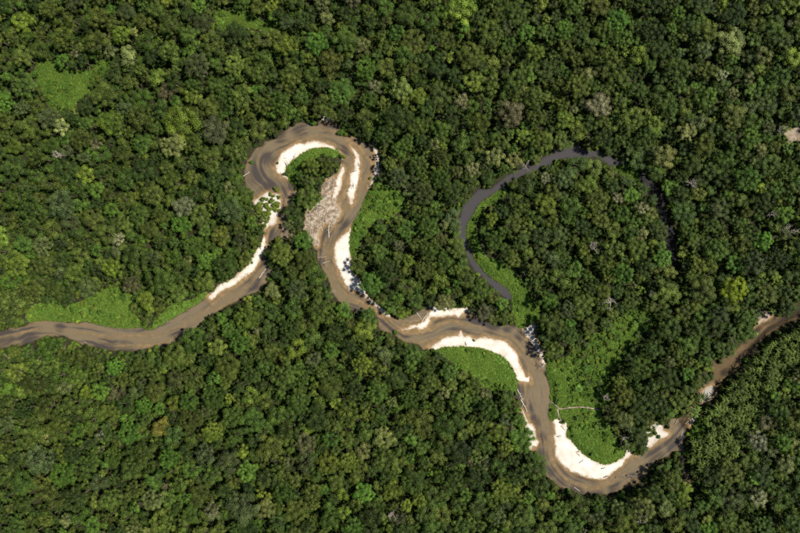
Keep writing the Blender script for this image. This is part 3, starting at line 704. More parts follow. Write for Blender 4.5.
# crowns one can pick out in the photograph: x, y, radius, colour, remark
HAND = [(735, 288, 13, 'lemon yellow'), (160, 428, 8.5, 'mustard yellow'), (525, 31, 9, 'bright green'), (564, 29, 10, 'bright green'), (242, 507, 16, 'grey green'), (38, 462, 14, 'grey green'), (22, 483, 13, 'mid green'),
 (668, 292, 14, 'olive green'), (705, 291, 14, 'olive green'), (755, 262, 13, 'grey green'), (676, 238, 5.5, 'yellow green'), (699, 266, 8, 'yellow green'), (45, 520, 7, 'yellow green'), (66, 519, 7, 'pale olive'), (462, 100, 8, 'cream flecked'),
 (511, 113, 13, 'brownish'), (588, 72, 8, 'pale olive'), (765, 54, 8, 'pale olive'), (724, 74, 6, 'cream flecked'), (734, 94, 6.5, 'pale olive'), (750, 78, 5, 'pale olive'), (75, 53, 5, 'cream flecked'), (473, 168, 8, 'cream flecked'), (459, 170, 6, 'pale olive'),
 (546, 177, 6, 'cream flecked'), (496, 156, 9, 'pale olive'), (643, 209, 7, 'cream flecked'), (641, 233, 7, 'pale olive'), (655, 214, 6, 'pale olive'), (520, 10, 13, 'olive green'), (515, 81, 11, 'mid green'), (470, 55, 14, 'olive green'), (20, 55, 11, 'olive green'),
 (20, 85, 12, 'mid green'), (60, 38, 12, 'olive green'), (95, 40, 13, 'olive green'), (147, 40, 9, 'mid green'), (128, 55, 9, 'pale olive'), (110, 122, 12, 'yellow green'), (180, 120, 16, 'yellow green'), (315, 42, 11, 'bright green'), (322, 105, 12, 'olive green'), (365, 68, 12, 'bright green'),
 (345, 40, 12, 'mid green'), (290, 75, 12, 'olive green'), (240, 95, 13, 'olive green'), (215, 85, 10, 'mid green'), (60, 205, 14, 'grey green'), (12, 200, 11, 'mid green'), (95, 190, 8, 'bright green'), (105, 235, 9, 'olive green'), (118, 240, 7, 'cream flecked'), (180, 225, 10, 'bright green'), (42, 245, 10, 'pale olive'),
 (160, 215, 9, 'olive green'), (170, 145, 12, 'pale olive'), (385, 460, 13, 'olive green'), (305, 445, 11, 'brownish'), (278, 415, 9, 'mid green'), (330, 440, 9, 'bright green'), (392, 490, 11, 'yellow green'), (270, 450, 12, 'olive green'), (330, 520, 10, 'mid green'), (128, 435, 12, 'bright green'),
 (100, 436, 5, 'cream flecked'), (78, 432, 8, 'bright green'), (30, 440, 12, 'olive green'), (110, 500, 11, 'olive green'), (150, 500, 11, 'pale olive'), (190, 470, 9, 'bright green'), (760, 442, 10, 'cream flecked'), (765, 475, 10, 'grey green'), (755, 478, 7, 'bright green'), (735, 500, 12, 'grey green'), (760, 500, 10, 'cream flecked'),
 (715, 500, 9, 'mid green'), (783, 442, 9, 'bright green'), (645, 512, 12, 'pale olive'), (625, 500, 8, 'yellow green'), (683, 500, 9, 'yellow green'), (610, 505, 9, 'grey green'), (640, 88, 9, 'dark green'), (640, 55, 8, 'yellow green'), (655, 122, 9, 'yellow green'), (700, 122, 9, 'pale olive'), (620, 20, 12, 'bright green'), (655, 30, 12, 'dark green'),
 (680, 70, 12, 'mid green'), (735, 15, 12, 'dark green'), (775, 25, 12, 'dark green'), (780, 75, 12, 'mid green'), (708, 95, 11, 'mid green'), (705, 145, 11, 'olive green'), (665, 155, 11, 'pale olive'), (662, 175, 9, 'olive green'), (728, 160, 10, 'mid green'), (740, 200, 9, 'olive green'), (720, 210, 11, 'grey green'), (680, 215, 11, 'bright green'), (790, 170, 11, 'mid green'),
 (768, 165, 12, 'mid green'), (785, 215, 9, 'bright green'), (765, 240, 10, 'bright green'), (720, 250, 11, 'mid green'), (575, 270, 9, 'bright green'), (535, 268, 9, 'olive green'), (560, 235, 10, 'grey green'), (640, 250, 10, 'olive green'), (625, 275, 11, 'mid green'), (600, 200, 12, 'olive green'), (545, 205, 11, 'yellow green'), (520, 205, 10, 'olive green'),
 (590, 185, 9, 'yellow green'), (570, 205, 9, 'mid green'), (520, 240, 9, 'mid green'), (600, 220, 9, 'olive green'), (550, 300, 10, 'mid green'), (570, 335, 10, 'mid green'), (555, 350, 10, 'olive green'), (585, 305, 11, 'olive green'), (670, 330, 12, 'dark green'), (690, 345, 11, 'mid green'), (655, 350, 10, 'dark green'), (640, 370, 11, 'mid green'), (670, 380, 11, 'dark green'),
 (625, 395, 10, 'olive green'), (640, 405, 10, 'dark green'), (660, 405, 10, 'grey green'), (720, 315, 10, 'grey green'), (700, 330, 10, 'mid green'), (780, 260, 11, 'dark green'), (430, 385, 10, 'olive green'), (460, 400, 11, 'olive green'), (490, 410, 10, 'mid green'), (410, 400, 10, 'mid green'), (360, 365, 10, 'yellow green'), (330, 350, 9, 'bright green'), (290, 330, 10, 'mid green'),
 (270, 350, 10, 'olive green'), (240, 345, 10, 'bright green'), (175, 380, 10, 'grey green'), (100, 390, 9, 'bright green'), (60, 375, 9, 'mid green'), (380, 250, 9, 'mid green'), (400, 245, 6, 'cream flecked'), (405, 285, 9, 'olive green'), (430, 250, 10, 'mid green'), (440, 280, 9, 'yellow green'), (420, 165, 10, 'olive green'), (400, 150, 9, 'bright green'), (440, 130, 10, 'mid green')]
DEAD = [(690, 184, 1.0, 'between dark crowns right of the creek'), (592, 246, 1.0, 'inside the oxbow forest'), (610, 303, 1.1, 'at the shrubland edge below the oxbow forest'), (790, 231, 1.25, 'at the right edge of the forest'),
        (767, 215, .8, 'left of the right edge of the forest'), (603, 395, .8, 'beside the end of the sandy trail'), (622, 437, .7, 'above the big beach'), (777, 131, .8, 'beside the bare tan soil patch'), (640, 516, 1.0, 'near the bottom edge right of the lower bend'),
        (62, 156, .9, 'in the forest left of the horseshoe bend'), (393, 512, .8, 'near the bottom edge in midpicture'), (525, 166, .8, 'leaning over the oxbow lake')]
PALM_AREA = [[(690, 415), (704, 392), (722, 384), (742, 366), (760, 350), (785, 332), (802, 324), (812, 319), (812, 352), (802, 358), (782, 378), (770, 396), (758, 420), (744, 440), (730, 462), (712, 475), (696, 466), (686, 448), (706, 436), (706, 424)]]
SD_PALM = np.max(np.stack([sdf(p, 10) for p in PALM_AREA]), axis=0)

cell = 12.0; hashg = {}
def fits(x, y, r, k):
    ci, cj = int(x // cell), int(y // cell)
    for i in range(ci - 3, ci + 4):
        for j in range(cj - 3, cj + 4):
            for (a, b, q) in hashg.get((i, j), ()):
                if (a - x) ** 2 + (b - y) ** 2 < (k * (r + q)) ** 2: return False
    return True
def put(x, y, r): hashg.setdefault((int(x // cell), int(y // cell)), []).append((x, y, r))
TREES = []       # x, y (photo position of the crown), r, colour, class, zscale
def crown_ground(x, y, zc):
    k = (CAM_H - zc) / CAM_H
    return 400 + (x - 400) * k, 266.5 + (y - 266.5) * k
names = ['dark green', 'olive green', 'mid green', 'grey green', 'bright green', 'yellow green', 'pale olive', 'brownish', 'cream flecked']
def pick_colour(x, y):
    w = np.array([.23, .33, .27, .06, .05, .05, .025, .012, .004])
    e = float(fbm(x / 60, y / 60, 51))                      # species patches
    right = min(max((x - 560) / 200, 0), 1) * min(max((330 - y) / 200, 0), 1) + .5 * min(max((x - 700) / 80, 0), 1)  # darkening towards the upper right and right edge: shade put into crown colours
    w = w * np.array([.5 + 1.0 * (1 - e) + 1.3 * right, 1, 1, .5 + e + .7 * right, .6 + e, .5 + 1.4 * e, 1, 1, 1])
    return names[int(rng.choice(len(names), p=w / w.sum()))]
def try_tree(x, y, r, col=None, k=.82, force=False, hs=None):
    if hs is None: hs = float(rng.uniform(.74, 1.22) + (vnoise(x / 25, y / 25, 61) - .5) * .35)
    edge = -float(sample(SD_OPEN, x, y))
    if edge < 22 and not force: hs *= .48 + .52 * min(max((edge - 2) / 18, 0), 1)
    R0 = 4.4 if r < 5.8 else 7.2 if r < 9.3 else 11.5
    zc = (13.5 + 1.15 * R0) * hs * (.75 + .25 * r / R0) - .4 * r
    bx, by = crown_ground(x, y, zc)
    if not force:
        m = .42 * r
        if sample(SD_OPEN, x, y) > -m or sample(SD_OPEN, bx, by) > -max(m * .8, 1.5): return False
        if sample(SD_PALM, x, y) > -2: return False
        if not fits(x, y, r, k): return False
    else:
        if edge < 22: hs *= .62 + .38 * min(max((edge - 4) / 18, 0), 1)
        if sample(SD_WAT, bx, by) > -1: return False
    put(x, y, r)
    TREES.append((x, y, r, col or pick_colour(x, y), 'S' if R0 < 5 else 'M' if R0 < 10 else 'L', hs, bx, by))
    return True
for (x, y, r, c) in HAND: try_tree(x, y, r, c, force=True, hs=float(rng.uniform(.98, 1.15)))
for (x, y, s, t) in DEAD: put(x, y, 4.0)
for lo, hi, n, k in ((10.5, 13.5, 1500, .94), (8, 10.5, 5000, .90), (6, 8, 12000, .87), (4.6, 6, 22000, .86), (3.2, 4.6, 30000, .85)):
    for i in range(n):
        if lo > 10 and rng.random() > .6: continue
        try_tree(rng.uniform(GX0 + 4, GX1 - 4), rng.uniform(GY0 + 4, GY1 - 4), rng.uniform(lo, hi), k=k)

# ---- which broadleaf trees are things of their own: the 300 largest in view
def in_view(t): return 4 < t[0] < 796 and 4 < t[1] < 529
order = sorted([i for i, t in enumerate(TREES) if in_view(t)], key=lambda i: -TREES[i][2] + (-100 if i < len(HAND) - 20 and TREES[i][3] in ('lemon yellow', 'mustard yellow', 'cream flecked') else 0))
SINGLE = set(order[:296])
LANDMARK = [('the lemon yellow tree', 735, 288), ('the mustard tree', 160, 428), ('the horseshoe bend', 315, 150), ('the top left clearing', 72, 88), ('the oxbow lake tip', 622, 163), ('the oxbow forest centre', 570, 230), ('the big lower beach', 580, 462),
 ('the trail end', 612, 410), ('the palm grove', 745, 410), ('the crescent beach', 345, 262), ('the left river end', 8, 340), ('the small grassy point', 495, 365), ('the bare soil patch', 792, 136), ('the bushy spit', 268, 210), ('the midriver logs', 428, 315), ('the bottom left corner', 0, 533),
 ('the bottom right corner', 800, 533), ('the top right corner', 800, 0), ('the top left corner', 0, 0), ('the bright top crown', 525, 31), ('the brownish top crown', 511, 113), ('the grey bottom crown', 242, 507), ('the left grassy bank', 110, 305), ('the oxbow west bend', 460, 235), ('the creek', 668, 235), ('the bottom edge middle', 400, 533), ('the top edge middle', 400, 0)]
NUM = ['', 'one', 'two', 'three', 'four', 'five', 'six', 'seven', 'eight', 'nine', 'ten', 'eleven', 'twelve', 'thirteen', 'fourteen']
def whereabouts(x, y, marks=None, unit=15, word='crown'):
    best = sorted((math.hypot(x - a, y - b), n, x - a, y - b) for n, a, b in (marks or LANDMARK))
    for d, n, dx, dy in best:
        if d < unit * .45: continue
        an = math.degrees(math.atan2(-dy, dx)) % 360
        w = ['right of', 'above right of', 'above', 'above left of', 'left of', 'below left of', 'below', 'below right of'][int(((an + 22.5) % 360) // 45)]
        c = min(14, max(1, round(d / unit)))
        return '%s %s%s %s %s' % (NUM[c], word, '' if c == 1 else 's', w, n)
def tint_of(name, r=None):
    c = np.array(PAL[name]); j = rng.normal(size=3) * np.array([.05, .03, .08]); b = float(np.exp(rng.normal() * .2))
    return np.clip(c * (1 + j) * b, .01, .6)
def place_thing(name, proto, loc, rz, scl, tint, label, cat, group, crown_name='crown'):
    root = bpy.data.objects.new(name, None); COL.objects.link(root)
    root.location = loc; root.rotation_euler = (0, 0, rz); root.scale = scl; root.empty_display_size = 2
    c = link(crown_name, proto['crown'], root); c['tint'] = [float(v) for v in tint]
    link('trunk', proto['trunk'], root)
    return tag(root, label, cat, group)
used = set(); sP, sK, sR, sS, sT = [], [], [], [], []
for i, (x, y, r, colr, cl, hs, bx, by) in enumerate(TREES):
    c = CLS[cl]; k = c[int(rng.integers(len(c)))]
    if colr in ('lemon yellow', 'bright green') and cl != 'S': k = c[1]
    if colr == 'cream flecked': k = c[2]
    p = PROTO[k]; sr = r / p['R'] * float(rng.uniform(1.04, 1.16)); sz = hs * (.75 + .25 * r / p['R'])
    wx_, wy_ = world_xy(bx, by); wz = float(sample(GROUND, bx, by)) - .1
    rz = rng.random() * 6.283; tn = tint_of(colr)
    if i in SINGLE:
        size = 'broad' if r >= 11.5 else 'large' if r >= 9 else 'rounded' if r >= 6 else 'small'
        lab = '%s %s tree %s' % (size, colr, whereabouts(x, y))
        place_thing('broadleaf_tree', p, (wx_, wy_, wz), rz, (sr, sr, sz), tn, lab, 'tree', 'rainforest canopy trees')
    else:
        sP.append((wx_, wy_, wz)); sK.append(k); sR.append(rz); sS.append((sr, sr, sz)); sT.append(tn)
for i in range(4500):                     # young low trees in the scrubby openings
    x, y = rng.uniform(20, 655), rng.uniform(50, 460); r = rng.uniform(1.8, 3.6)
    fa = float(sample(SD_GRASS['far'], x, y))
    ok = (sample(SD_GRASS['shrubland'], x, y) > 1) or (-2 < fa < 5.5) or (sample(SD_GRASS['trail'], x, y) > 2 and x > 572 + .3 * max(y - 400, 0) and y < 440) or (sample(SD_GRASS['left'], x, y) > 0 and x > 70 and y < 312) or (sample(SD_GRASS['neck'], x, y) > 1 and x > 370)
    if not ok or sample(D_PATH, x, y) < 5 or not fits(x, y, r, 1.0) or float(fbm(x / 14, y / 14, 97)) < .42: continue
    put(x, y, r); k = CLS['S'][int(rng.integers(8))]; bx, by = crown_ground(x, y, 4.0); a, b = world_xy(bx, by); q = r / 4.4 * 1.1
    sP.append((a, b, float(sample(GROUND, bx, by)) - .1)); sK.append(k); sR.append(rng.random() * 6.28); sS.append((q, q, rng.uniform(.2, .36))); sT.append(tint_of(['mid green', 'bright green', 'bright green', 'olive green'][i % 4]))
stuff('forest', G_TREE, sP, sK, sR, sS, np.array(sT), 'dense green rainforest canopy on both sides of the river', 'forest', tilt=.05)
print('TREES', len(TREES), 'stuff', len(sP))

# ------------------------------------------------------------------ dead trees, palms
for i, (x, y, s, t) in enumerate(DEAD):
    p = PROTO[CLS['D'][i % 4]]; s *= .8; bx, by = crown_ground(x, y, 20 * s); a, b = world_xy(bx, by)
    place_thing('dead_tree', p, (a, b, float(sample(GROUND, bx, by)) - .1), i * 1.7, (s, s, s * .98 if s > .9 else 1.0), (.4, .4, .4), 'bare whitish dead tree ' + t, 'tree', 'dead trees', 'branches')
hashg2 = []
PALM_MARK = [('the side stream mouth', 688, 432), ('the gravel bar', 707, 393), ('the pale crown below', 760, 442), ('the small grass patch', 698, 431), ('the stream bend', 745, 357), ('the right picture edge', 800, 345)]
npalm = 0
SIDE_PALMS = [(755, 334, .8), (777, 318, 1.0), (773, 311, .9), (748, 330, .7)]
for i in range(4000):
    if i < len(SIDE_PALMS): x, y, s = SIDE_PALMS[i]
    else:
        x, y = rng.uniform(680, 812), rng.uniform(308, 478); s = rng.uniform(.8, 1.2)
        if sample(SD_PALM, x, y) < 0: continue
    if any((a - x) ** 2 + (b - y) ** 2 < 5.0 ** 2 for a, b in hashg2): continue
    bx, by = crown_ground(x, y, 12 * s)
    if sample(SD_WAT, bx, by) > (2.5 if i < 4 else -2.0): continue
    hashg2.append((x, y)); p = PROTO[CLS['P'][int(rng.integers(4))]]; a, b = world_xy(bx, by)
    tn = np.array([.068, .108, .017]) * float(np.exp(rng.normal() * .2)) * (1.25 if i < 4 else 1)
    lab = 'feathery palm standing in the dense grove right of the side stream'
    if i < 4: lab = ['bright palm overhanging the left bank of the side stream', 'bright palm leaning over the side stream under the forest', 'bright palm above the muddy stream bank', 'small palm left of the overhanging palm on the stream bank'][i]
    else: lab = 'feathery palm ' + whereabouts(x, y, PALM_MARK, 6.5, 'crown')
    place_thing('palm_tree', p, (a, b, float(sample(GROUND, bx, by)) - .1), rng.random() * 6.28, (s * .95, s * .95, s), tn, lab, 'palm', 'palms of the grove by the side stream', 'fronds'); npalm += 1
print('PALMS', npalm)

# ------------------------------------------------------------------ bushes: undergrowth, bank scrub, shrubland
def cloud(n, test, x0=GX0 + 4, x1=GX1 - 4, y0=GY0 + 4, y1=GY1 - 4):
    x = rng.uniform(x0, x1, n); y = rng.uniform(y0, y1, n); k = test(x, y); return x[k], y[k]
def bushes(name, x, y, smin, smax, cols, label, cat, zs=1.0):
    n = len(x); a, b = world_xy(x, y); z = sample(GROUND, x, y) - .1
    s = rng.uniform(smin, smax, n); C = np.array([PAL[c] for c in cols]); t = C[rng.integers(len(cols), size=n)] * np.exp(rng.normal(size=(n, 1)) * .2)
    return stuff(name, G_BUSH, np.stack([a, b, z], 1), rng.integers(5, size=n), rng.random(n) * 6.28, np.stack([s, s, s * zs * rng.uniform(.8, 1.3, n)], 1), t, label, cat, tilt=.15)
x, y = cloud(62000, lambda x, y: (sample(SD_OPEN, x, y) < -5))
bushes('undergrowth', x, y, .9, 1.9, ['dark green', 'mid green', 'olive green'], 'low dark undergrowth between the tree trunks', 'undergrowth', 1.2)
x, y = cloud(60000, lambda x, y: (sample(SD_OPEN, x, y) < -.2) & (sample(SD_OPEN, x, y) > -6.5))
bushes('bank_scrub', x, y, .5, 1.5, ['mid green', 'olive green', 'bright green', 'dark green', 'yellow green'], 'dense scrub along the forest edges and river banks', 'scrub', 1.3)
def shr(x, y):
    g = sample(SD_GRASS['shrubland'], x, y); q = fbm(x / 9, y / 9, 71)
    o = sample(ALL_GRASS, x, y)
    edge = (o > 0) & (o < 7) & (q > .52) & (sample(SD_WAT, x, y) < -3)
    tr = (sample(SD_GRASS['trail'], x, y) > 2) & (x > 566) & (q > .55) & (y < 452 - .35 * (640 - x))
    lf = (sample(SD_GRASS['left'], x, y) > 0) & (q > .45) & (y < 318)
    fr = (sample(SD_GRASS['far'], x, y) > -1) & (q > .5)
    nk = (sample(SD_GRASS['neck'], x, y) > 2) & (x > 366) & (q > .5)
    return ((g > 0) & (q > .36) | edge | tr | lf | nk | fr) & (sample(D_PATH, x, y) > 3)
x, y = cloud(90000, shr)
bushes('shrubs', x, y, .45, 1.25, ['bright green', 'bright green', 'yellow green'], 'low bright green shrubs scattered over the grassy openings', 'shrubs', .9)
# single bushes one can pick out on the sand
SAND_BUSH = [(278, 163, .8, 'small bush on the white rim inside the horseshoe bend'), (277, 189, 1.5, 'bright bush at the water tip of the sandy spit'), (264, 199, 1.3, None), (268, 206, 1.4, None), (260, 205, 1.4, None), (272, 200, 1.2, None), (278, 203, 1.1, None), (265, 213, 1.4, None),
 (270, 213, 1.2, None), (275, 208, 1.1, None), (262, 218, 1.3, None), (267, 221, 1.0, None), (259, 211, 1.3, None), (280, 211, 1.0, None), (271, 194, 1.0, None), (257, 207, 1.2, None), (252, 162, 1.2, 'lone bush on the left water edge of the horseshoe bend'), (370, 178, .9, 'green bush on the outer bank below the horseshoe bend'),
 (396, 332, 1.4, 'bright bush on the left bank opposite the midriver logs'), (415, 348, 1.8, 'dark bush at the left tip of the broad sand arc'), (654, 432, 1.7, 'green bush in the middle of the bushy sand patch'), (650, 434, 1.3, 'left bush on the bushy sand patch'), (658, 436, 1.2, 'right bush on the bushy sand patch'), (345, 157, 1.0, 'small bush at the right end of the horseshoe grass'),
 (474, 340, .8, 'tiny bush on the upper edge of the broad sand arc'), (512, 368, .8, 'tiny bush on the right side of the broad sand arc'), (341, 132, 2.0, 'round bush hanging over the top right of the horseshoe bend'), (346, 133, 1.9, 'rightmost round bush over the top right of the horseshoe bend'), (314, 123, 2.0, 'bush hanging over the top of the horseshoe bend'), (529, 178, 1.6, 'bright bush at the oxbow shore'), (533, 163, 1.5, 'bright lone bush standing in the oxbow lake')]
r2 = np.random.default_rng(5)
SAND_BUSH = [(x, y, s * (1.25 if l is None else 1), l) for x, y, s, l in SAND_BUSH]
for i in range(60):
    x, y = r2.uniform(254, 284), r2.uniform(192, 228)
    if sample(SD_SAND['spit'], x, y) > .3 and x < 281 - .12 * (y - 192) and not (270 < x < 282 and 212 < y < 226): SAND_BUSH.append((x, y, r2.uniform(.6, 1.5), None))
SPIT_MARK = [('its water tip', 275, 192), ('its bare white patch', 276, 218), ('its left foot', 260, 222)]
bm_ = list(C_BUSH.objects)
for i, (x, y, s, lab) in enumerate(SAND_BUSH):
    a, b = world_xy(x, y); z = float(max(sample(GROUND, x, y), -.1 if sample(ALL_SAND, x, y) < 1 else .2)) - .05
    o = link('bush', bm_[i % 5].data); o.location = (a, b, z); o.rotation_euler = (0, 0, i * 1.3); o.scale = (s, s, s)
    o['tint'] = [float(v) for v in np.array(PAL['yellow green' if lab is None or i % 2 else 'bright green']) * rng.uniform(.8, 1.1)]
    tag(o, lab or 'yellow green spit bush ' + whereabouts(x, y, SPIT_MARK, 4, 'step'), 'bush', 'bushes on sand and water edges')

# ------------------------------------------------------------------ grass openings: turf sheet with tufts
GRASS_LABEL = {'far': 'bright grassy clearing in the top left forest', 'left': 'green grassy bank above the river at left', 'leftbank': 'narrow grassy strip on the bank left of the horseshoe bend', 'loop': 'green grass inside the horseshoe bend', 'neck': 'grassy slope right of the horseshoe bend',
 'point': 'small grassy point behind the broad sand arc', 'oxbow': 'grassy inner shore of the oxbow lake', 'trail': 'large grassy field crossed by the sandy trail', 'shrubland': 'rough green shrubland above the sandy trail', 'oxbow_end': 'grass at the right tip of the oxbow lake', 'mouth': 'small grass patch at the mouth of the side stream', 'wood': 'dim grassy gap in the forest at the top'}
for k, sd in SD_GRASS.items():
    sm = sd + (fbm(MX / 4, MY / 4, 81) - .5) * (11.0 if k in ('far', 'wood') else 3.0)
    zf = lambda x, y, sm=sm: sample(GROUND, x, y) + np.clip(.09 * (sample(sm, x, y) + .6), -.3, .16) + (fbm(x / 2.5, y / 2.5, 83) - .5) * .12 - .5 * (sample(D_PATH, x, y) < 1.0)
    me = grid_patch('grass', sm, zf, [M_TURF], 1.0, 2.0)
    nv = len(me.vertices); V = np.zeros(nv * 3, np.float32); me.vertices.foreach_get('co', V); V = V.reshape(-1, 3)
    Fq = np.zeros(len(me.loops), np.int32); me.loops.foreach_get('vertex_index', Fq); Fq = Fq.reshape(-1, 4)
    bpy.data.meshes.remove(me)
    rows, cols = np.where(sm > -1); x0, x1, y0, y1 = gx[cols.min()], gx[cols.max()], gy[rows.min()], gy[rows.max()]
    x, y = cloud(int((x1 - x0) * (y1 - y0) * 1.1), lambda x, y: (sample(sm, x, y) > -.4) & (sample(D_PATH, x, y) > 1.7) & (sample(ALL_SAND, x, y) < .5) & (sample(SD_WAT, x, y) < 1), x0, x1, y0, y1)
    n = len(x); a, b = world_xy(x, y); s = rng.uniform(.7, 1.35, n); e = fbm(x / 12, y / 12, 85)[:, None]
    t = np.array([.076, .168, .020]) * (1 - e) + np.array([.165, .255, .034]) * e
    if k in ('wood', 'left', 'oxbow_end', 'mouth', 'far'): t = t * .78
    t = t * np.exp(rng.normal(size=(n, 1)) * .13)
    stuff('grass', G_TUFT, np.stack([a, b, sample(GROUND, x, y) + .02], 1), rng.integers(5, size=n), rng.random(n) * 6.28, np.stack([s, s, s], 1), t, GRASS_LABEL[k], 'grass', (V, Fq, M_TURF), tilt=.15)

x, y = cloud(30000, lambda x, y: (sample(SD_OX, x, y) > -.3) & (sample(SD_OX, x, y) < 2.6) & (fbm(x / 6, y / 6, 101) > .54), 455, 630, 145, 302)
n = len(x); a, b = world_xy(x, y); q = rng.uniform(.35, .8, n)
stuff('floating_plants', G_TUFT, np.stack([a, b, np.full(n, .01)], 1), rng.integers(5, size=n), rng.random(n) * 6.28, np.stack([q, q, q * .4], 1), np.array([.075, .12, .02]) * np.exp(rng.normal(size=(n, 1)) * .2), 'small water plants along the edges of the oxbow lake', 'plants', tilt=.05)
# ------------------------------------------------------------------ driftwood
def log_meshes(seed, L, rad, m):
    r = np.random.default_rng(seed); n = 7
    x = np.linspace(-L / 2, L / 2, n); P = np.stack([x, np.cumsum(r.normal(size=n) * .12), rad * .5 + np.abs(np.cumsum(r.normal(size=n) * .05))], 1)
    v, f = tube(P, np.linspace(rad, rad * .45, n), 7); root = tube([P[0], P[0] - np.array([.5, 0, 0])], [rad * 1.6, rad * .9], 7)
    v, f = cat_geo([(v, f), root]); tm = mesh_np('trunk', v, f, [m], True); br = []
    for j in range(3):
        q = P[2 + j + (j > 1)]; s = 1 if (j + seed) % 2 else -1; bl = L * r.uniform(.18, .32)
        d = np.array([r.uniform(.3, .8), s * r.uniform(.5, .9), r.uniform(.05, .3)])
        v, f = tube([q, q + d * bl * .5, q + d * bl + np.array([0, 0, -.1])], [rad * .5, rad * .35, rad * .15], 5)
        br.append(mesh_np('branch', v, f, [m], True))
    return tm, br
def litter_mesh(seed, m):
    r = np.random.default_rng(seed); parts = []
    for j in range(5):
        L = r.uniform(1.6, 5.5); a = r.normal() * .5; c = r.normal(size=3) * np.array([.7, .7, .05]) + np.array([0, 0, .15]); d = np.array([math.cos(a), math.sin(a), r.normal() * .12]) * L / 2
        parts.append(tube([c - d, c + r.normal(size=3) * .12, c + d], [.10, .09, .04], 4))
    v, f = cat_geo(parts); return mesh_np('branches', v, f, [m])
G_LITTER = scatter_group('litter', model_collection('litter', [litter_mesh(860, M_DRIFT), litter_mesh(861, M_DRIFT), litter_mesh(862, M_SNAG), litter_mesh(863, M_SNAG), litter_mesh(864, M_SNAG)]))
def litter(n, test, x0, x1, y0, y1, label, rz=None):
    x, y = cloud(n, test, x0, x1, y0, y1); a, b = world_xy(x, y); n = len(x)
    s_ = sample(ALL_SAND, x, y); z = np.maximum(sample(GROUND, x, y), np.where(s_ > 1.5, .45, np.where(s_ > .6, .28, 0)))
    sc = rng.uniform(.6, 1.5, n)
    stuff('branch_litter', G_LITTER, np.stack([a, b, z], 1), rng.integers(5, size=n), rng.random(n) * 6.28 if rz is None else rng.normal(rz, .4, n), np.stack([sc, sc, sc], 1), np.ones((n, 3)), label, 'branches', tilt=.1)
litter(430, lambda x, y: (sample(SD_SAND['tangle'], x, y) > 0) & (fbm(x / 6, y / 6, 95) > .5), 303, 342, 176, 248, 'broken branches strewn over the driftwood bank', .75)
litter(500, lambda x, y: (sample(SD_SAND['arm'], x, y) > 0) , 278, 298, 190, 238, 'broken branches in the muddy arm right of the spit')
litter(150, lambda x, y: (np.abs((x - 524) * .9 - (y - 330) * .46) < 4.5), 522, 545, 330, 372, 'broken branches in the shallows beside the sand ledge')
litter(9000, lambda x, y: (sample(SD_RIV, x, y) > 0) & (sample(SD_RIV, x, y) < 2.2) & (fbm(x / 10, y / 10, 91) > .56), 0, 800, 100, 500, 'branches and roots washed up along the river banks')
litter(1500, lambda x, y: (sample(ALL_SAND, x, y) > .5) & (fbm(x / 7, y / 7, 93) > .66), 200, 700, 130, 480, 'scattered twigs on the sandbars')
LOGM = {k: [log_meshes(800 + i, 9.0, .42, m) for i in range(4)] for k, m in (('pale', M_PALE), ('drift', M_DRIFT), ('dark', M_SNAG))}
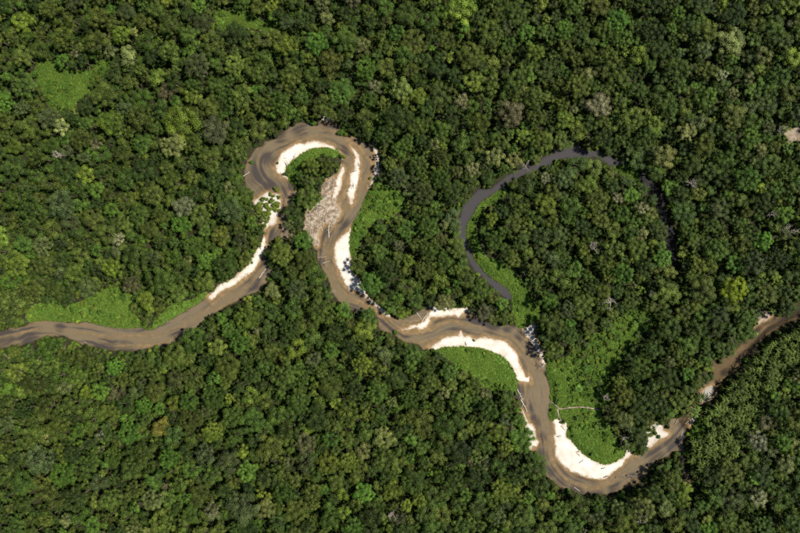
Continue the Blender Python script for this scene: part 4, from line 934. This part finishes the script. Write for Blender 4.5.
# x, y, length in metres, bearing in degrees (0 = to the right, 90 = up), look, label
LOGS = [(321, 202, 24, 36, 'pale', 'longest pale trunk lying across the driftwood tangle'), (317, 206, 20, 38, 'drift', 'brown trunk beside the longest pale trunk of the tangle'), (328.5, 231, 12, 92, 'pale', 'upright looking pale trunk at the foot of the tangle by the water'), (246.5, 174, 8, 34, 'pale', 'whitish log poking into the water left of the horseshoe bend'),
 (419, 316, 9, -55, 'pale', 'pale log crossing the midriver sandbar, left one'), (425, 317, 12, 52, 'pale', 'long pale log crossing the midriver sandbar, right one'), (412, 321, 8, 25, 'drift', 'brown log left of the crossed midriver logs'), (539, 352, 13, -12, 'pale', 'pale log lying across the sand ledge below the oxbow'), (524, 406, 14, -62, 'pale', 'silvery log along the left bank above the broken sand strip'),
 (520, 395, 12, -65, 'pale', 'silvery log upstream of the other along the left bank'), (526.5, 411.5, 6, 20, 'drift', 'short brown log below the silvery bank logs'), (581, 461, 5, 35, 'dark', 'dark log lying in the middle of the big beach'), (578, 454, 4, 140, 'drift', 'small brown log on the big beach near the grass'), (603, 468, 4, 10, 'dark', 'small dark log on the right part of the big beach'),
 (606, 476, 5, 20, 'dark', 'dark log at the lower water edge of the big beach'), (577, 489, 7, -35, 'pale', 'whitish log under the trees at the lower bend'), (633, 476, 13, -4, 'dark', 'long dark log lying in the lower bend right of the big beach'), (650, 465, 6, 60, 'drift', 'brown log on the lower bank left of the creek mouth'), (326, 262, 7, 20, 'pale', 'pale log in the water under the left bank below the tangle'),
 (322, 257, 9, 5, 'drift', 'brown log at the left bank beside the dark gap'), (473, 314, 5, -30, 'dark', 'dark log at the right end of the upper midriver sandbar'), (461, 316, 5, 40, 'dark', 'dark log on the lower edge of the upper midriver sandbar'), (348, 191, 3, 0, 'dark', 'small dark log on the midstream sandbar, lower one'), (355, 171, 4, 20, 'dark', 'small dark log on the midstream sandbar, upper one'),
 (559, 436, 4, 15, 'dark', 'small dark log at the upper end of the big beach'), (563, 428, 6, -50, 'drift', 'brown branch at the top of the big beach'), (289, 203, 12, 80, 'drift', 'brown log in the shallow arm beside the spit, right one'), (284, 203, 13, 84, 'dark', 'dark log in the shallow arm beside the spit, left one'), (287, 196, 9, -5, 'dark', 'dark log across the head of the shallow arm'),
 (108, 346, 7, -20, 'dark', 'dark log in the left river arm'), (88, 344, 8, -38, 'drift', 'brown log on the lower bank of the left river arm'), (116, 343, 6, 10, 'dark', 'second dark log in the left river arm'), (186, 317, 8, 40, 'dark', 'dark log near the upper bank left of the long sand strip'), (263, 273, 12, 52, 'pale', 'pale log on the lower bank below the long sand strip'), (254, 284, 10, 48, 'dark', 'dark log in the water below the long sand strip'),
 (352, 309, 8, -30, 'dark', 'dark log under the left bank before the midriver bars'), (620, 477, 9, 3, 'dark', 'dark sunken log between beach and lower bank'), (682, 433, 5, 70, 'pale', 'pale log in the mouth of the side stream'), (677, 420, 9, 60, 'drift', 'curved brown log at the side stream junction, left one'), (688, 421, 8, 40, 'drift', 'curved brown log at the side stream junction, right one'), (681, 458, 10, -80, 'drift', 'reddish brown log in the narrow creek below the junction')]
LOG_MARK = [('the white sand pocket', 320, 212), ('the longest pale trunk', 321, 202), ('the upright pale trunk', 328, 231), ('the short sand strip', 337, 188)]
SNAG_MARK = [('the sand ledge log', 539, 352), ('the sand ledge top', 526, 331), ('the sand ledge foot', 543, 367)]
r_ = np.random.default_rng(77)
for i in range(70): LOGS.append((float(r_.uniform(308, 342)), float(r_.uniform(192, 236)), float(r_.uniform(3, 9)), float(r_.normal(45, 40)), ['drift', 'drift', 'pale'][i % 3], None))
for i in range(16):
    t = r_.random(); LOGS.append((524 + 15 * t + float(r_.normal() * 2), 334 + 30 * t + float(r_.normal() * 2), float(r_.uniform(3, 7)), float(r_.normal(-60, 30)), ['dark', 'dark', 'drift'][i % 3], 'snag'))
def surface(x, y):
    z = sample(GROUND, x, y); s = sample(ALL_SAND, x, y)
    return float(max(z, .5 if s > 1.5 else .3 if s > .6 else -.1))
for i, (x, y, L, be, look, lab) in enumerate(LOGS):
    if lab is None and sample(SD_SAND['tangle'], x, y) < -2: continue
    tm, br = LOGM[look][i % 4]; a, b = world_xy(x, y); s = L / 9.0
    root = bpy.data.objects.new('driftwood_log', None); COL.objects.link(root); root.location = (a, b, surface(x, y)); root.rotation_euler = (0, 0, math.radians(be)); root.scale = (s, max(s, .8) * .95, max(s, .8) * .95)
    link('trunk', tm, root)
    for q in br: link('branch', q, root)
    if lab is None: lab = '%s tangle log %s' % ({'pale': 'bleached', 'drift': 'brown'}[look], whereabouts(x, y, LOG_MARK, 5, 'step'))
    if lab == 'snag': lab = '%s shallow water snag %s' % ({'dark': 'dark', 'drift': 'brown'}[look], whereabouts(x, y, SNAG_MARK, 4, 'step'))
    tag(root, lab, 'log', 'driftwood along the river')

# ------------------------------------------------------------------ look-alikes with one label: tell them apart by their order
same = {}
for o in list(COL.objects):
    if o.parent is None and 'category' in o and 'kind' not in o: same.setdefault(o['label'], []).append(o)
ORD = ['first', 'second', 'third', 'fourth', 'fifth', 'sixth', 'seventh', 'eighth', 'ninth']
for lab, os_ in same.items():
    if len(os_) > 1:
        os_.sort(key=lambda o: o.location.x)
        for i, o in enumerate(os_): o['label'] = lab + (', the %s one' % ('left', 'right')[i] if len(os_) == 2 else ', %s from left' % ORD[min(i, 8)])
